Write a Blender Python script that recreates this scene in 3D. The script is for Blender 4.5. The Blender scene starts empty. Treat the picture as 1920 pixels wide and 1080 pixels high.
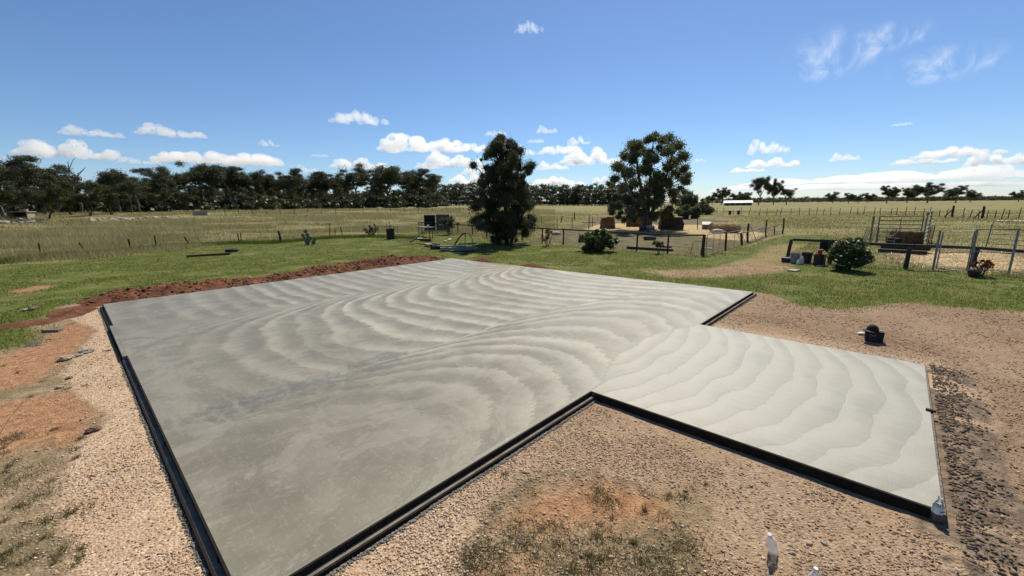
import bpy, bmesh, math, random
import numpy as np
from mathutils import Vector, Matrix, noise as mnoise
sc = bpy.context.scene
C = sc.collection
R = math.radians
# ------------------------------------------------------------------ camera, sky, sun, exposure
FPX = 775.0                      # focal length in pixels of the 1920 x 1080 photograph
PITCH, ROLL, CAMZ = R(11.47), R(-0.685), 2.68
SLABZ = 0.13
_fw = np.array([0, math.cos(PITCH), -math.sin(PITCH)]); _r = np.array([1.0, 0, 0]); _u = np.cross(_r, _fw)
RR = math.cos(ROLL)*_r + math.sin(ROLL)*_u
UU = -math.sin(ROLL)*_r + math.cos(ROLL)*_u
cam = bpy.data.cameras.new('camera'); cam_o = bpy.data.objects.new('camera', cam); C.objects.link(cam_o)
cam.sensor_width = 36; cam.lens = FPX/1920*36; cam.clip_start = 0.05; cam.clip_end = 90000
cam_o.matrix_world = Matrix(((RR[0], UU[0], -_fw[0], 0), (RR[1], UU[1], -_fw[1], 0), (RR[2], UU[2], -_fw[2], CAMZ), (0, 0, 0, 1)))
sc.camera = cam_o
SUN_AZ, SUN_EL = R(21.5), R(52)
world = bpy.data.worlds.new('World'); sc.world = world; world.use_nodes = True
wn = world.node_tree
sky = wn.nodes.new('ShaderNodeTexSky'); sky.sky_type = 'NISHITA'; sky.sun_disc = False
sky.sun_elevation = SUN_EL; sky.sun_rotation = SUN_AZ; sky.altitude = 700; sky.air_density = 1.0; sky.dust_density = 0.35; sky.ozone_density = 8.0
wn.links.new(sky.outputs[0], wn.nodes['Background'].inputs[0]); wn.nodes['Background'].inputs[1].default_value = 0.091
sun = bpy.data.lights.new('sun', 'SUN'); sun.energy = 5.0; sun.angle = R(0.53); sun.color = (1, 0.92, 0.78)
sun_o = bpy.data.objects.new('sun', sun); C.objects.link(sun_o)
sun_o.rotation_euler = Vector((math.sin(SUN_AZ)*math.cos(SUN_EL), math.cos(SUN_AZ)*math.cos(SUN_EL), math.sin(SUN_EL))).to_track_quat('Z', 'Y').to_euler()
vs = sc.view_settings; vs.view_transform = 'Standard'; vs.look = 'None'; vs.gamma = 1.0; vs.use_curve_mapping = False; vs.exposure = 0.30
sc.cycles.use_denoising = True
sc.cycles.max_bounces = 26; sc.cycles.diffuse_bounces = 4; sc.cycles.glossy_bounces = 3; sc.cycles.transmission_bounces = 10
sc.cycles.volume_bounces = 24; sc.cycles.transparent_max_bounces = 24

# ------------------------------------------------------------------ pixels to points
def ray(px, py):
    v = _fw + RR*(px-960)/FPX + UU*(540-py)/FPX
    return v
def g(px, py, z=0.0):
    "point of the level plane z that the pixel looks at (for things that stand on it)"
    v = ray(px, py); t = (z-CAMZ)/v[2]
    return Vector((v[0]*t, v[1]*t, z))
def az_el(px, py):
    v = ray(px, py); return math.atan2(v[0], v[1]), math.atan2(v[2], math.hypot(v[0], v[1]))
def top_z(base, px, py):
    "height at which the pixel's sight line passes over the base point"
    a, e = az_el(px, py)
    return CAMZ + math.hypot(base.x, base.y)*math.tan(e)
def sstep(a, b, x):
    t = np.clip((x-a)/(b-a), 0, 1); return t*t*(3-2*t)
def zt(x, y):
    "terrain height: level round the slab, a slight rise towards the woodland"
    r = np.hypot(x, y); a = np.degrees(np.arctan2(x, y))
    wl = 1-0.68*sstep(-14, 16, a)
    return 1.85*sstep(48, 125, r)*wl
def far(px, d):
    a, _ = az_el(px, 385)
    x, y = d*math.sin(a), d*math.cos(a)
    return Vector((x, y, float(zt(x, y))))

# ------------------------------------------------------------------ numeric noise
def _hash(ix, iy, s):
    h = (ix.astype(np.int64)*374761393 + iy.astype(np.int64)*668265263 + s*1442695041) & 0xffffffff
    h = ((h ^ (h >> 13))*1274126177) & 0xffffffff
    return ((h ^ (h >> 16)) & 0xffff)/65535.0
def vnoise(x, y, s=0):
    x = np.asarray(x, float); y = np.asarray(y, float)
    ix, iy = np.floor(x), np.floor(y); fx, fy = x-ix, y-iy
    fx = fx*fx*(3-2*fx); fy = fy*fy*(3-2*fy)
    a, b, c, d = _hash(ix, iy, s), _hash(ix+1, iy, s), _hash(ix, iy+1, s), _hash(ix+1, iy+1, s)
    return a+(b-a)*fx+(c-a)*fy+(a-b-c+d)*fx*fy
def fbm(x, y, f, oct=4, s=0):
    v, a, t = 0, 1.0, 0
    for k in range(oct):
        v = v + a*vnoise(x*f, y*f, s+k*17); t += a; a *= .5; f *= 2.03
    return v/t
def in_poly(x, y, poly):
    "signed distance (metres, positive inside) from points to a polygon"
    P = np.asarray(poly, float); Q = np.roll(P, -1, 0)
    ins = np.zeros(x.shape, bool); d = np.full(x.shape, 1e9)
    for (ax, ay), (bx, by) in zip(P, Q):
        cond = (ay > y) != (by > y)
        with np.errstate(divide='ignore', invalid='ignore'):
            xi = (bx-ax)*(y-ay)/(by-ay+1e-12)+ax
        ins ^= cond & (x < xi)
        ex, ey = bx-ax, by-ay; t = np.clip(((x-ax)*ex+(y-ay)*ey)/(ex*ex+ey*ey+1e-9), 0, 1)
        d = np.minimum(d, np.hypot(x-ax-t*ex, y-ay-t*ey))
    return np.where(ins, d, -d)
def gp(pts, z=0.0):
    return [tuple(g(*p, z)[:2]) for p in pts]

# ------------------------------------------------------------------ materials
MATS = {}
def newmat(name):
    m = bpy.data.materials.new(name); m.use_nodes = True; MATS[name] = m
    return m, m.node_tree, m.node_tree.nodes['Principled BSDF']
def N(nt, kind, **kw):
    n = nt.nodes.new('ShaderNode'+kind)
    for k, v in kw.items():
        if k == 'inp':
            for i, x in v.items():
                if isinstance(x, bpy.types.NodeSocket): nt.links.new(x, n.inputs[i])
                else: n.inputs[i].default_value = x
        else: setattr(n, k, v)
    return n
def mixc(nt, fac, a, b, mode='MIX'):
    n = nt.nodes.new('ShaderNodeMix'); n.data_type = 'RGBA'; n.blend_type = mode
    for i, x in ((0, fac), (6, a), (7, b)):
        if isinstance(x, bpy.types.NodeSocket): nt.links.new(x, n.inputs[i])
        else: n.inputs[i].default_value = x if i == 0 else (*x[:3], 1)
    return n.outputs[2]
def mth(nt, op, a, b=0.0, c=0.0, clamp=False):
    n = nt.nodes.new('ShaderNodeMath'); n.operation = op; n.use_clamp = clamp
    for i, x in enumerate((a, b, c)):
        if isinstance(x, bpy.types.NodeSocket): nt.links.new(x, n.inputs[i])
        else: n.inputs[i].default_value = x
    return n.outputs[0]
def mrange(nt, x, a, b, c=0.0, d=1.0, smooth=True):
    n = nt.nodes.new('ShaderNodeMapRange'); n.interpolation_type = 'SMOOTHSTEP' if smooth else 'LINEAR'
    nt.links.new(x, n.inputs[0])
    for i, v in enumerate((a, b, c, d)): n.inputs[i+1].default_value = v
    return n.outputs[0]
def ntex(nt, co, scale, detail=4, rough=.55, dist=0.0):
    n = N(nt, 'TexNoise'); n.inputs['Scale'].default_value = scale; n.inputs['Detail'].default_value = detail
    n.inputs['Roughness'].default_value = rough; n.inputs['Distortion'].default_value = dist
    nt.links.new(co, n.inputs['Vector']); return n.outputs['Fac']
def mat(name, a, b=None, scale=6.0, rough=.75, metal=0.0, bump=0.0, bscale=None, spec=.4, detail=5, stretch=(1, 1, 1)):
    "two-tone procedural surface in object coordinates"
    m, nt, bs = newmat(name)
    b = b or tuple(x*.65 for x in a)
    tc = N(nt, 'TexCoord').outputs['Object']
    mp = N(nt, 'Mapping'); nt.links.new(tc, mp.inputs[0]); mp.inputs['Scale'].default_value = stretch
    f = ntex(nt, mp.outputs[0], scale, detail)
    col = mixc(nt, mrange(nt, f, .36, .64), a, b)
    nt.links.new(col, bs.inputs['Base Color'])
    nt.links.new(mrange(nt, f, .3, .7, max(0.02, rough-.12), min(1, rough+.12)), bs.inputs['Roughness'])
    bs.inputs['Metallic'].default_value = metal; bs.inputs['Specular IOR Level'].default_value = spec
    if bump:
        bp = N(nt, 'Bump'); bp.inputs['Strength'].default_value = bump; bp.inputs['Distance'].default_value = .02
        nt.links.new(ntex(nt, mp.outputs[0], bscale or scale*4, 4), bp.inputs['Height']); nt.links.new(bp.outputs[0], bs.inputs['Normal'])
    return m
mat('steel_form', (.012, .010, .008), (.022, .017, .013), 9, .85, bump=.3, spec=.12)
mat('rust', (.10, .04, .02), (.05, .028, .02), 8, .85, bump=.4)
mat('dark_rust', (.035, .02, .014), (.02, .014, .012), 10, .8, bump=.3)
mat('dark_timber', (.030, .025, .020), (.055, .045, .036), 5, .9, bump=.5, stretch=(6, 6, .8))
mat('old_timber', (.20, .165, .125), (.11, .09, .07), 5, .9, bump=.5, stretch=(6, 6, .8))
mat('grey_timber', (.22, .21, .19), (.13, .12, .105), 5, .9, bump=.4)
mat('galv', (.28, .29, .29), (.19, .195, .20), 12, .6, metal=.5)
mat('galv_worn', (.26, .25, .21), (.16, .14, .11), 10, .6, metal=.5)
mat('dark_steel', (.03, .03, .03), (.055, .05, .045), 12, .6, metal=.4)
mat('black_plastic', (.012, .012, .013), (.018, .018, .018), 9, .55)
mat('grey_plastic', (.22, .23, .24), (.17, .18, .19), 9, .55)
mat('white_plastic', (.75, .75, .73), (.62, .62, .6), 9, .5)
mat('red_plastic', (.50, .018, .012), (.38, .015, .01), 9, .45)
mat('blue_plastic', (.012, .014, .06), (.01, .012, .04), 9, .5)
mat('navy_fabric', (.007, .008, .016), (.011, .012, .02), 30, .8, bump=.2)
mat('black_fabric', (.006, .006, .007), (.012, .011, .011), 30, .9, bump=.2)
mat('grey_mark', (.22, .22, .23), (.17, .17, .18), 40, .6)
mat('white_rag', (.7, .69, .66), (.55, .54, .5), 14, .9)
mat('rubber', (.012, .012, .013), (.022, .02, .019), 14, .85, bump=.3)
mat('stone', (.36, .31, .25), (.22, .19, .155), 7, .9, bump=.5)
mat('pale_stone', (.42, .36, .28), (.27, .22, .17), 7, .9, bump=.5)
mat('brown_stone', (.20, .13, .085), (.12, .08, .055), 7, .9, bump=.5)
mat('hay_brown', (.27, .155, .075), (.15, .085, .042), 22, .95, bump=.8, stretch=(1, 1, 3))
mat('hay_gold', (.36, .25, .12), (.20, .125, .058), 22, .95, bump=.8, stretch=(1, 1, 3))
mat('hay_dark', (.11, .065, .042), (.055, .034, .024), 18, .95, bump=.8, stretch=(3, 3, .6))
mat('pig_dark', (.035, .03, .03), (.10, .085, .08), 3.2, .85)
mat('pig_pink', (.46, .33, .25), (.20, .15, .125), 2.4, .8)
mat('pig_white', (.55, .46, .38), (.40, .32, .26), 4, .8)
mat('kennel_green', (.13, .16, .14), (.09, .115, .10), 6, .7)
mat('kennel_roof', (.30, .33, .32), (.22, .25, .24), 6, .6)
mat('shed_white', (.50, .51, .52), (.44, .45, .46), .3, .5)
mat('shed_wall', (.22, .22, .21), (.16, .16, .155), .3, .7)
mat('blue_black_sheet', (.008, .010, .022), (.014, .015, .028), 5, .8, spec=.12)
mat('grey_sheet', (.13, .13, .125), (.06, .062, .058), 9, .85, spec=.1)
mat('cactus_green', (.07, .11, .055), (.10, .14, .08), 6, .55)
mat('bark_grey', (.15, .125, .10), (.07, .058, .047), 3, .95, bump=.6, stretch=(3, 3, .5))
mat('bark_dark', (.05, .04, .032), (.03, .024, .02), 3, .95, bump=.6, stretch=(3, 3, .5))
mat('bark_pale', (.17, .15, .125), (.07, .058, .047), 1.2, .9, stretch=(2, 2, .4))
mat('wire', (.16, .15, .14), (.10, .08, .065), 20, .6, metal=.5)
mat('concrete_spill', (.22, .205, .18), (.14, .13, .115), 14, .9, bump=.6)

def leafmat(name, a, b, trans=.25, rough=.55):
    m, nt, bs = newmat(name)
    at = N(nt, 'Attribute', attribute_name='tint')
    col = mixc(nt, at.outputs['Fac'], a, b)
    nt.links.new(col, bs.inputs['Base Color']); bs.inputs['Roughness'].default_value = rough
    bs.inputs['Specular IOR Level'].default_value = .35
    tr = N(nt, 'BsdfTranslucent'); nt.links.new(col, tr.inputs[0])
    mx = N(nt, 'MixShader'); mx.inputs[0].default_value = trans
    nt.links.new(bs.outputs[0], mx.inputs[1]); nt.links.new(tr.outputs[0], mx.inputs[2])
    nt.links.new(mx.outputs[0], nt.nodes['Material Output'].inputs[0])
    return m
leafmat('leaf_gum', (.062, .080, .034), (.16, .18, .085), .4)
leafmat('leaf_gum_far', (.038, .047, .017), (.082, .094, .036), .3)
leafmat('leaf_wattle', (.045, .050, .014), (.080, .085, .024))
leafmat('leaf_oak', (.036, .045, .020), (.090, .098, .044), .35)
leafmat('leaf_shrub', (.050, .075, .020), (.12, .155, .045), .35)
leafmat('leaf_dry', (.075, .065, .032), (.14, .115, .06))
leafmat('leaf_red', (.14, .028, .022), (.26, .055, .035))
leafmat('leaf_pale', (.30, .32, .22), (.42, .42, .32))
leafmat('lawn', (.058, .090, .011), (.14, .168, .030), .5)
leafmat('dry_grass', (.165, .156, .062), (.40, .36, .18), .45)
leafmat('green_grass', (.11, .125, .032), (.25, .225, .085), .45)
leafmat('weed', (.12, .115, .048), (.36, .28, .15), .5)
leafmat('straw', (.55, .42, .21), (.75, .60, .33), .2)
leafmat('pebble', (.27, .180, .112), (.72, .56, .40), 0, .85)
leafmat('mud', (.085, .062, .045), (.23, .17, .115), 0, .9)
leafmat('clod', (.095, .040, .022), (.21, .095, .05), 0, .95)

# ------------------------------------------------------------------ mesh helpers
def mesh_np(name, V, F, mats=None, attr=None, smooth=False):
    "V (n,3), F (m,k) arrays -> mesh; attr {name: per-vertex floats}"
    V = np.asarray(V, np.float32); F = np.asarray(F, np.int32); m, k = F.shape
    me = bpy.data.meshes.new(name)
    me.vertices.add(len(V)); me.vertices.foreach_set('co', V.ravel())
    me.loops.add(m*k); me.loops.foreach_set('vertex_index', F.ravel())
    me.polygons.add(m); me.polygons.foreach_set('loop_start', np.arange(0, m*k, k, dtype=np.int32))
    me.polygons.foreach_set('loop_total', np.full(m, k, np.int32))
    if smooth: me.polygons.foreach_set('use_smooth', np.ones(m, bool))
    for an, av in (attr or {}).items():
        at = me.attributes.new(an, 'FLOAT', 'POINT'); at.data.foreach_set('value', np.asarray(av, np.float32))
    if mats: me.materials.append(MATS[mats])
    me.update(calc_edges=True)
    return me
def link(name, me, parent=None, loc=None):
    o = bpy.data.objects.new(name, me); C.objects.link(o)
    if parent: o.parent = parent
    if loc is not None: o.location = loc
    return o
def tag(o, label=None, cat=None, group=None, kind=None):
    if label: o['label'] = label
    if cat: o['category'] = cat
    if group: o['group'] = group
    if kind: o['kind'] = kind
    return o
def thing(name, loc, label, cat, group=None, rz=0.0):
    o = bpy.data.objects.new(name, None); C.objects.link(o); o.empty_display_size = .2
    o.location = loc; o.rotation_euler = (0, 0, rz)
    return tag(o, label, cat, group)
def copy_tree(o, loc=None, rz=None, scale=None, label=None, parent=None):
    c = o.copy(); C.objects.link(c)
    if parent: c.parent = parent
    if loc is not None: c.location = loc
    if rz is not None: c.rotation_euler = (0, 0, rz)
    if scale is not None: c.scale = scale if hasattr(scale, '__len__') else (scale,)*3
    if label: c['label'] = label
    for ch in o.children: copy_tree(ch, parent=c)
    return c
class MB:
    def __init__(s): s.v = []; s.f = []
    def add(s, V, F):
        n = len(s.v); s.v += [tuple(p) for p in V]; s.f += [tuple(i+n for i in q) for q in F]; return s
    def box(s, c, d, rz=0.0, rx=0.0, ry=0.0, taper=1.0):
        hx, hy, hz = d[0]/2, d[1]/2, d[2]/2
        M = Matrix.Rotation(rz, 3, 'Z') @ Matrix.Rotation(ry, 3, 'Y') @ Matrix.Rotation(rx, 3, 'X')
        V = []
        for z, k in ((-hz, 1.0), (hz, taper)):
            for x, y in ((-hx, -hy), (hx, -hy), (hx, hy), (-hx, hy)): V.append(Vector(c)+M @ Vector((x*k, y*k, z)))
        return s.add(V, [(3, 2, 1, 0), (4, 5, 6, 7), (0, 1, 5, 4), (1, 2, 6, 5), (2, 3, 7, 6), (3, 0, 4, 7)])
    def tube(s, pts, rad, n=6, caps=True):
        pts = [Vector(p) for p in pts]; rad = rad if hasattr(rad, '__len__') else [rad]*len(pts)
        V = []; ref = None
        for i, p in enumerate(pts):
            d = (pts[min(i+1, len(pts)-1)]-pts[max(i-1, 0)])
            d = d.normalized() if d.length > 1e-9 else Vector((0, 0, 1))
            if ref is None: ref = Vector((1, 0, 0)) if abs(d.x) < .9 else Vector((0, 1, 0))
            a = (ref-d*ref.dot(d)).normalized(); b = d.cross(a); ref = a
            for k in range(n):
                t = 2*math.pi*k/n; V.append(p+(a*math.cos(t)+b*math.sin(t))*rad[i])
        F = []
        for i in range(len(pts)-1):
            for k in range(n):
                F.append((i*n+k, i*n+(k+1) % n, (i+1)*n+(k+1) % n, (i+1)*n+k))
        if caps: F += [tuple(range(n-1, -1, -1)), tuple(range((len(pts)-1)*n, len(pts)*n))]
        return s.add(V, F)
    def lathe(s, prof, n=16, c=(0, 0, 0), caps=True, M=None):
        V = []
        for r, z in prof:
            for k in range(n):
                t = 2*math.pi*k/n; p = Vector((r*math.cos(t), r*math.sin(t), z))
                V.append(Vector(c)+(M @ p if M else p))
        F = [(i*n+k, i*n+(k+1) % n, (i+1)*n+(k+1) % n, (i+1)*n+k) for i in range(len(prof)-1) for k in range(n)]
        if caps: F += [tuple(range(n-1, -1, -1)), tuple(range((len(prof)-1)*n, len(prof)*n))]
        return s.add(V, F)
    def mesh(s, name, m, smooth=False):
        me = bpy.data.meshes.new(name); me.from_pydata([tuple(v) for v in s.v], [], s.f)
        me.materials.append(MATS[m])
        if smooth: me.polygons.foreach_set('use_smooth', [True]*len(me.polygons))
        me.update(); return me
    def build(s, name, m, parent=None, loc=None, smooth=False, label=None):
        o = link(name, s.mesh(name, m, smooth), parent, loc)
        if label: o['label'] = label
        return o
def rock_mesh(name, seed, m, sub=2, flat=.7, amp=.35):
    bm = bmesh.new(); bmesh.ops.create_icosphere(bm, subdivisions=sub, radius=1)
    for v in bm.verts:
        p = v.co*1.3+Vector((seed*5.7, 0, 0))
        v.co *= 1+amp*mnoise.noise(p)+amp*.5*mnoise.noise(p*2.3)
        v.co.z *= flat
    me = bpy.data.meshes.new(name); bm.to_mesh(me); bm.free(); me.materials.append(MATS[m]); return me
def rects(c, u, v):
    "quads from centres and half-axes, arrays (n,3)"
    n = len(c); V = np.empty((n, 4, 3), np.float32)
    V[:, 0] = c-u-v; V[:, 1] = c+u-v; V[:, 2] = c+u+v; V[:, 3] = c-u+v
    return V.reshape(-1, 3), np.arange(n*4, dtype=np.int32).reshape(n, 4)
def leaf_cloud(rng, clumps, size, per, droop=.5, aspect=.35, vary=.5, shell=.45):
    """leaves spread through ellipsoid clumps [(x,y,z,rx,ry,rz,weight)]: returns V,F,tint; every leaf a diamond quad"""
    Cn = np.array(clumps, float); cs, us, vs_, ts = [], [], [], []
    for c in Cn:
        n = max(8, int(per*c[6]))
        d = rng.normal(size=(n, 3)); d /= np.linalg.norm(d, axis=1)[:, None]
        rr = np.minimum(rng.random(n)**shell, 1)*(.55+.45*np.abs(rng.normal(0, .8, n)))
        p = c[:3]+d*rr[:, None]*c[3:6]
        a = rng.normal(size=(n, 3)); a[:, 2] -= droop*2; a /= np.linalg.norm(a, axis=1)[:, None]
        b = rng.normal(size=(n, 3)); b -= a*(a*b).sum(1)[:, None]; b /= np.linalg.norm(b, axis=1)[:, None]
        s = size*(1-vary/2+vary*rng.random(n))
        cs.append(p); us.append(a*s[:, None]*.5); vs_.append(b*(s*aspect*.5)[:, None])
        ts.append(np.clip(rng.random()*.5+rng.normal(.25, .22, n), 0, 1))
    c, u, v, t = np.concatenate(cs), np.concatenate(us), np.concatenate(vs_), np.concatenate(ts)
    n = len(c); V = np.empty((n, 4, 3), np.float32)
    V[:, 0] = c-u; V[:, 1] = c+v-u*.1; V[:, 2] = c+u; V[:, 3] = c-v-u*.1
    return V.reshape(-1, 3), np.arange(n*4, dtype=np.int32).reshape(n, 4), np.repeat(t, 4)
def blades(rng, P, h, w, lean=.5):
    "one triangle per blade at points P"
    n = len(P); t = rng.random(n)*2*math.pi; d = np.stack([np.cos(t), np.sin(t), np.zeros(n)], 1)
    t2 = rng.random(n)*2*math.pi; l = np.stack([np.cos(t2), np.sin(t2), np.zeros(n)], 1)*(lean*rng.random(n)*h)[:, None]
    V = np.empty((n, 3, 3), np.float32)
    V[:, 0] = P-d*(w/2)[:, None]; V[:, 1] = P+d*(w/2)[:, None]; V[:, 2] = P+l; V[:, 2, 2] += h
    return V.reshape(-1, 3), np.arange(n*3, dtype=np.int32).reshape(n, 3)

# ------------------------------------------------------------------ slab frame: origin at one corner, s along D1, v along D2
SA = R(47.0)
D1 = Vector((math.cos(SA), math.sin(SA), 0)); D2 = Vector((math.sin(SA), -math.cos(SA), 0))
GP = g(1108, 733, SLABZ); GP.z = 0
AP = GP-4.2*D1-12.84*D2
def S(s, v, z=0.0): return AP+D1*s+D2*v+Vector((0, 0, z))
def sv(x, y):
    dx, dy = x-AP.x, y-AP.y
    return dx*D1.x+dy*D1.y, dx*D2.x+dy*D2.y
SLAB = [(0, 0), (12.15, 0), (12.77, 12.84), (8.46, 12.84), (8.46, 16.25), (4.2, 16.25), (4.2, 12.84), (0, 12.84)]
slab_xy = [tuple(S(*p)[:2]) for p in SLAB]

# ------------------------------------------------------------------ ground: one sheet to the horizon
def axis(fine0, fine1, step, lim0, lim1, grow=1.09):
    a = list(np.arange(fine0, fine1, step)); st = step
    x = a[-1]
    while x < lim1: st *= grow; x += st; a.append(x)
    st = step; x = a[0]; pre = []
    while x > lim0: st *= grow; x -= st; pre.append(x)
    return np.array(pre[::-1]+a)
gx = axis(-9.0, 9.0, .10, -9000, 9000); gy = axis(1.2, 12.5, .10, -300, 9000, 1.06)
GX, GY = np.meshgrid(gx, gy); X, Y = GX.ravel(), GY.ravel()
P_GRAVEL = gp([(200, 566), (150, 573), (120, 592), (185, 622), (150, 655), (118, 700), (150, 745), (205, 785), (150, 832), (112, 900), (95, 960), (150, 1010),
               (130, 1079), (100, 1250), (900, 1500), (2200, 1300), (2600, 900), (2200, 604), (1920, 583), (1800, 577), (1700, 566), (1575, 579), (1500, 572), (1445, 553), (1408, 546), (1050, 508), (845, 484)])
P_WEED = gp([(850, 1110), (880, 1020), (935, 925), (1010, 880), (1110, 875), (1210, 905), (1330, 930), (1345, 975), (1290, 1000), (1330, 1060), (1350, 1120)])
P_LAWN = gp([(-700, 560), (-200, 518), (0, 498), (150, 488), (300, 473), (480, 451), (640, 439), (780, 437), (860, 442), (960, 453), (1060, 461), (1200, 472), (1320, 481), (1400, 464), (1475, 440), (1560, 441),
             (1500, 470), (1480, 488), (1560, 500), (1700, 504), (1920, 520), (2300, 535), (2300, 612), (1920, 583), (1800, 577), (1700, 566), (1575, 579), (1500, 572), (1445, 553), (1410, 548), (845, 483), (540, 512), (260, 545), (195, 562),
             (110, 572), (60, 610), (60, 640), (0, 655), (-300, 690)])
P_PATH = gp([(1190, 507), (1270, 503), (1340, 500), (1400, 482), (1430, 462), (1480, 455), (1540, 460), (1500, 474), (1478, 487), (1500, 503), (1450, 514), (1400, 517), (1330, 522), (1260, 522)])
P_PEN = gp([(985, 452), (1060, 458), (1200, 471), (1320, 480), (1400, 455), (1470, 438), (1440, 425), (1330, 412), (1120, 408), (1080, 425)])
P_STRAW = gp([(1095, 431), (1120, 421), (1200, 417), (1240, 423), (1310, 421), (1370, 428), (1440, 438), (1400, 452), (1340, 447), (1270, 436), (1210, 434), (1140, 437)])
P_YARD = gp([(1640, 466), (1700, 460), (1760, 470), (1840, 468), (1930, 476), (2000, 500), (1930, 516), (1830, 506), (1740, 503), (1690, 492)])
P_RED = [gp(q) for q in (
    [(-60, 690), (0, 665), (70, 640), (150, 592), (120, 575), (215, 566), (205, 600), (170, 640), (110, 690), (60, 720), (-60, 745)],
    [(-80, 770), (0, 752), (95, 735), (180, 728), (205, 760), (190, 795), (130, 838), (60, 838), (0, 862), (-80, 880)],
    [(860, 1085), (895, 1050), (950, 1030), (1005, 1040), (1012, 1100)],
    [(1118, 1062), (1150, 1045), (1165, 1060), (1140, 1078)],
    [(15, 548), (55, 535), (112, 533), (60, 550)],
    [(930, 985), (985, 930), (1060, 895), (1140, 890), (1250, 930), (1260, 975), (1130, 995), (1040, 1000)])]
def soft(poly, w): return np.clip(.5+in_poly(X, Y, poly)/(2*w), 0, 1)
rC = np.hypot(X, Y); aC = np.degrees(np.arctan2(X, Y))
sS, vS = sv(X, Y)
n1 = fbm(X, Y, .8, 4, 3); n2 = fbm(X, Y, 3.0, 3, 9); nbig = fbm(X, Y, .12, 4, 21)
m_gravel = soft(P_GRAVEL, .30)*(1-soft(P_WEED, .35))
m_lawn = soft(P_LAWN, .5)*(1-.85*soft(P_PATH, .8))
m_red = np.zeros_like(X)
for q in P_RED: m_red = np.maximum(m_red, soft(q, .28))
m_red = np.maximum(m_red, soft(P_PATH, .9)*.55)
strip = np.where((sS > -.4) & (sS < 12.6) & (vS < .2) & (vS > -3.0), 1.0, 0)*sstep(-2.9, -1.9, vS)
m_red = np.maximum(m_red, strip)
m_straw = np.maximum(soft(P_STRAW, 1.2), .62*soft(P_YARD, 1.0))
m_pen = np.maximum(soft(P_PEN, 1.0), soft(P_YARD, 1.0))
m_mud = sstep(.62, .12, np.abs(vS-16.45))*((sS > 3.6) & (sS < 9.0))
tr1 = np.abs(np.hypot(sS-7.0, vS-20.6)-3.0); m_mud = np.maximum(m_mud, .55*sstep(.22, .03, tr1)*((vS > 16.4) & (sS > 5.5)))
m_mud = np.maximum(m_mud, .6*sstep(.4, .1, np.abs(sS-8.75-.25*(vS-17)))*((vS > 16.5) & (vS < 19)))
m_mud = m_mud*(.30+.95*sstep(.40, .60, fbm(X, Y, 2.2, 4, 133)))
m_tone = np.clip(sstep(-1.0, 1.2, sS-9.0)*sstep(10, 13, vS)+sstep(16.2, 17.2, vS)+.62*sstep(7.5, 6.0, rC)*sstep(-14, 2, aC), 0, 1)*(.7+.6*(n1-.35))
m_green = sstep(-12, 14, aC)*.8
# height: terrain plus unevenness that dies out under the slab
dslab = in_poly(X, Y, slab_xy)
near_w = sstep(-.15, .35, -dslab)*sstep(60, 25, rC)
Z = zt(X, Y)+near_w*((n1-.5)*.09*sstep(.0, 2.0, -dslab)+(n2-.5)*.025)-.012
Z += near_w*(m_mud*.05*(n2*1.3)) + sstep(60, 200, rC)*(nbig-.5)*.25
rut = np.minimum(np.abs(vS-17.9-.4*np.sin(sS*.35)), np.abs(vS-19.5-.4*np.sin(sS*.35)))
Z -= .035*sstep(.22, .05, rut)*near_w*(sS > 2)*(.6+.8*n2); Z += .03*sstep(.16, .0, np.abs(rut-.28))*near_w*(sS > 2)*n2*1.5
Z += .040*sstep(.9, .1, -dslab)
Z = np.where(dslab > .14, np.minimum(Z, -.03), Z)
ny, nx = GX.shape
idx = np.arange(nx*ny).reshape(ny, nx)
F = np.stack([idx[:-1, :-1], idx[:-1, 1:], idx[1:, 1:], idx[1:, :-1]], -1).reshape(-1, 4)

m, nt, bs = newmat('ground')
geo = N(nt, 'NewGeometry').outputs['Position']
def at(n): return N(nt, 'Attribute', attribute_name=n).outputs['Fac']
nA = ntex(nt, geo, 1.1, 6, .62); nB = ntex(nt, geo, 9, 5, .65); nC_ = ntex(nt, geo, 60, 3, .6); nD = ntex(nt, geo, .07, 6, .6)
def msk(name, lo=.3, hi=.7, k=.9, nz=None):
    s = mth(nt, 'ADD', at(name), mth(nt, 'MULTIPLY', mth(nt, 'SUBTRACT', mixc_f(nA, nB), .5), k))
    return mrange(nt, s, lo, hi)
def mixc_f(a, b): return mth(nt, 'MULTIPLY_ADD', a, .6, mth(nt, 'MULTIPLY', b, .4))
mps = N(nt, 'Mapping'); nt.links.new(geo, mps.inputs[0]); mps.inputs['Scale'].default_value = (.25, 1.0, 1.0)
nS = ntex(nt, mps.outputs[0], .45, 7, .68)
padd = mixc(nt, mrange(nt, nS, .35, .66), (.14, .128, .050), (.265, .228, .105))
padg = mixc(nt, mrange(nt, nS, .33, .66), (.125, .125, .034), (.23, .195, .080))
col = mixc(nt, at('green'), padd, padg)
col = mixc(nt, mrange(nt, nD, .50, .72, 0, .5), col, (.34, .28, .15))
pen = mixc(nt, mrange(nt, nA, .38, .6), (.17, .12, .072), (.085, .085, .03))
col = mixc(nt, mrange(nt, at('pen'), .3, .7), col, pen)
dead = mixc(nt, mrange(nt, nB, .36, .64), (.20, .142, .085), (.33, .245, .15))
dead = mixc(nt, mrange(nt, nA, .42, .62, 0, .7), dead, (.14, .112, .058))
col = mixc(nt, mrange(nt, at('near'), .3, .7), col, dead)
lawn = mixc(nt, mrange(nt, nB, .35, .66), (.062, .084, .013), (.120, .138, .026))
lawn = mixc(nt, mrange(nt, nA, .48, .66, 0, .7), lawn, (.20, .165, .062))
col = mixc(nt, msk('lawn', .35, .6, .7), col, lawn)
red = mixc(nt, mrange(nt, nB, .34, .66), (.23, .112, .055), (.38, .21, .11))
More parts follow.
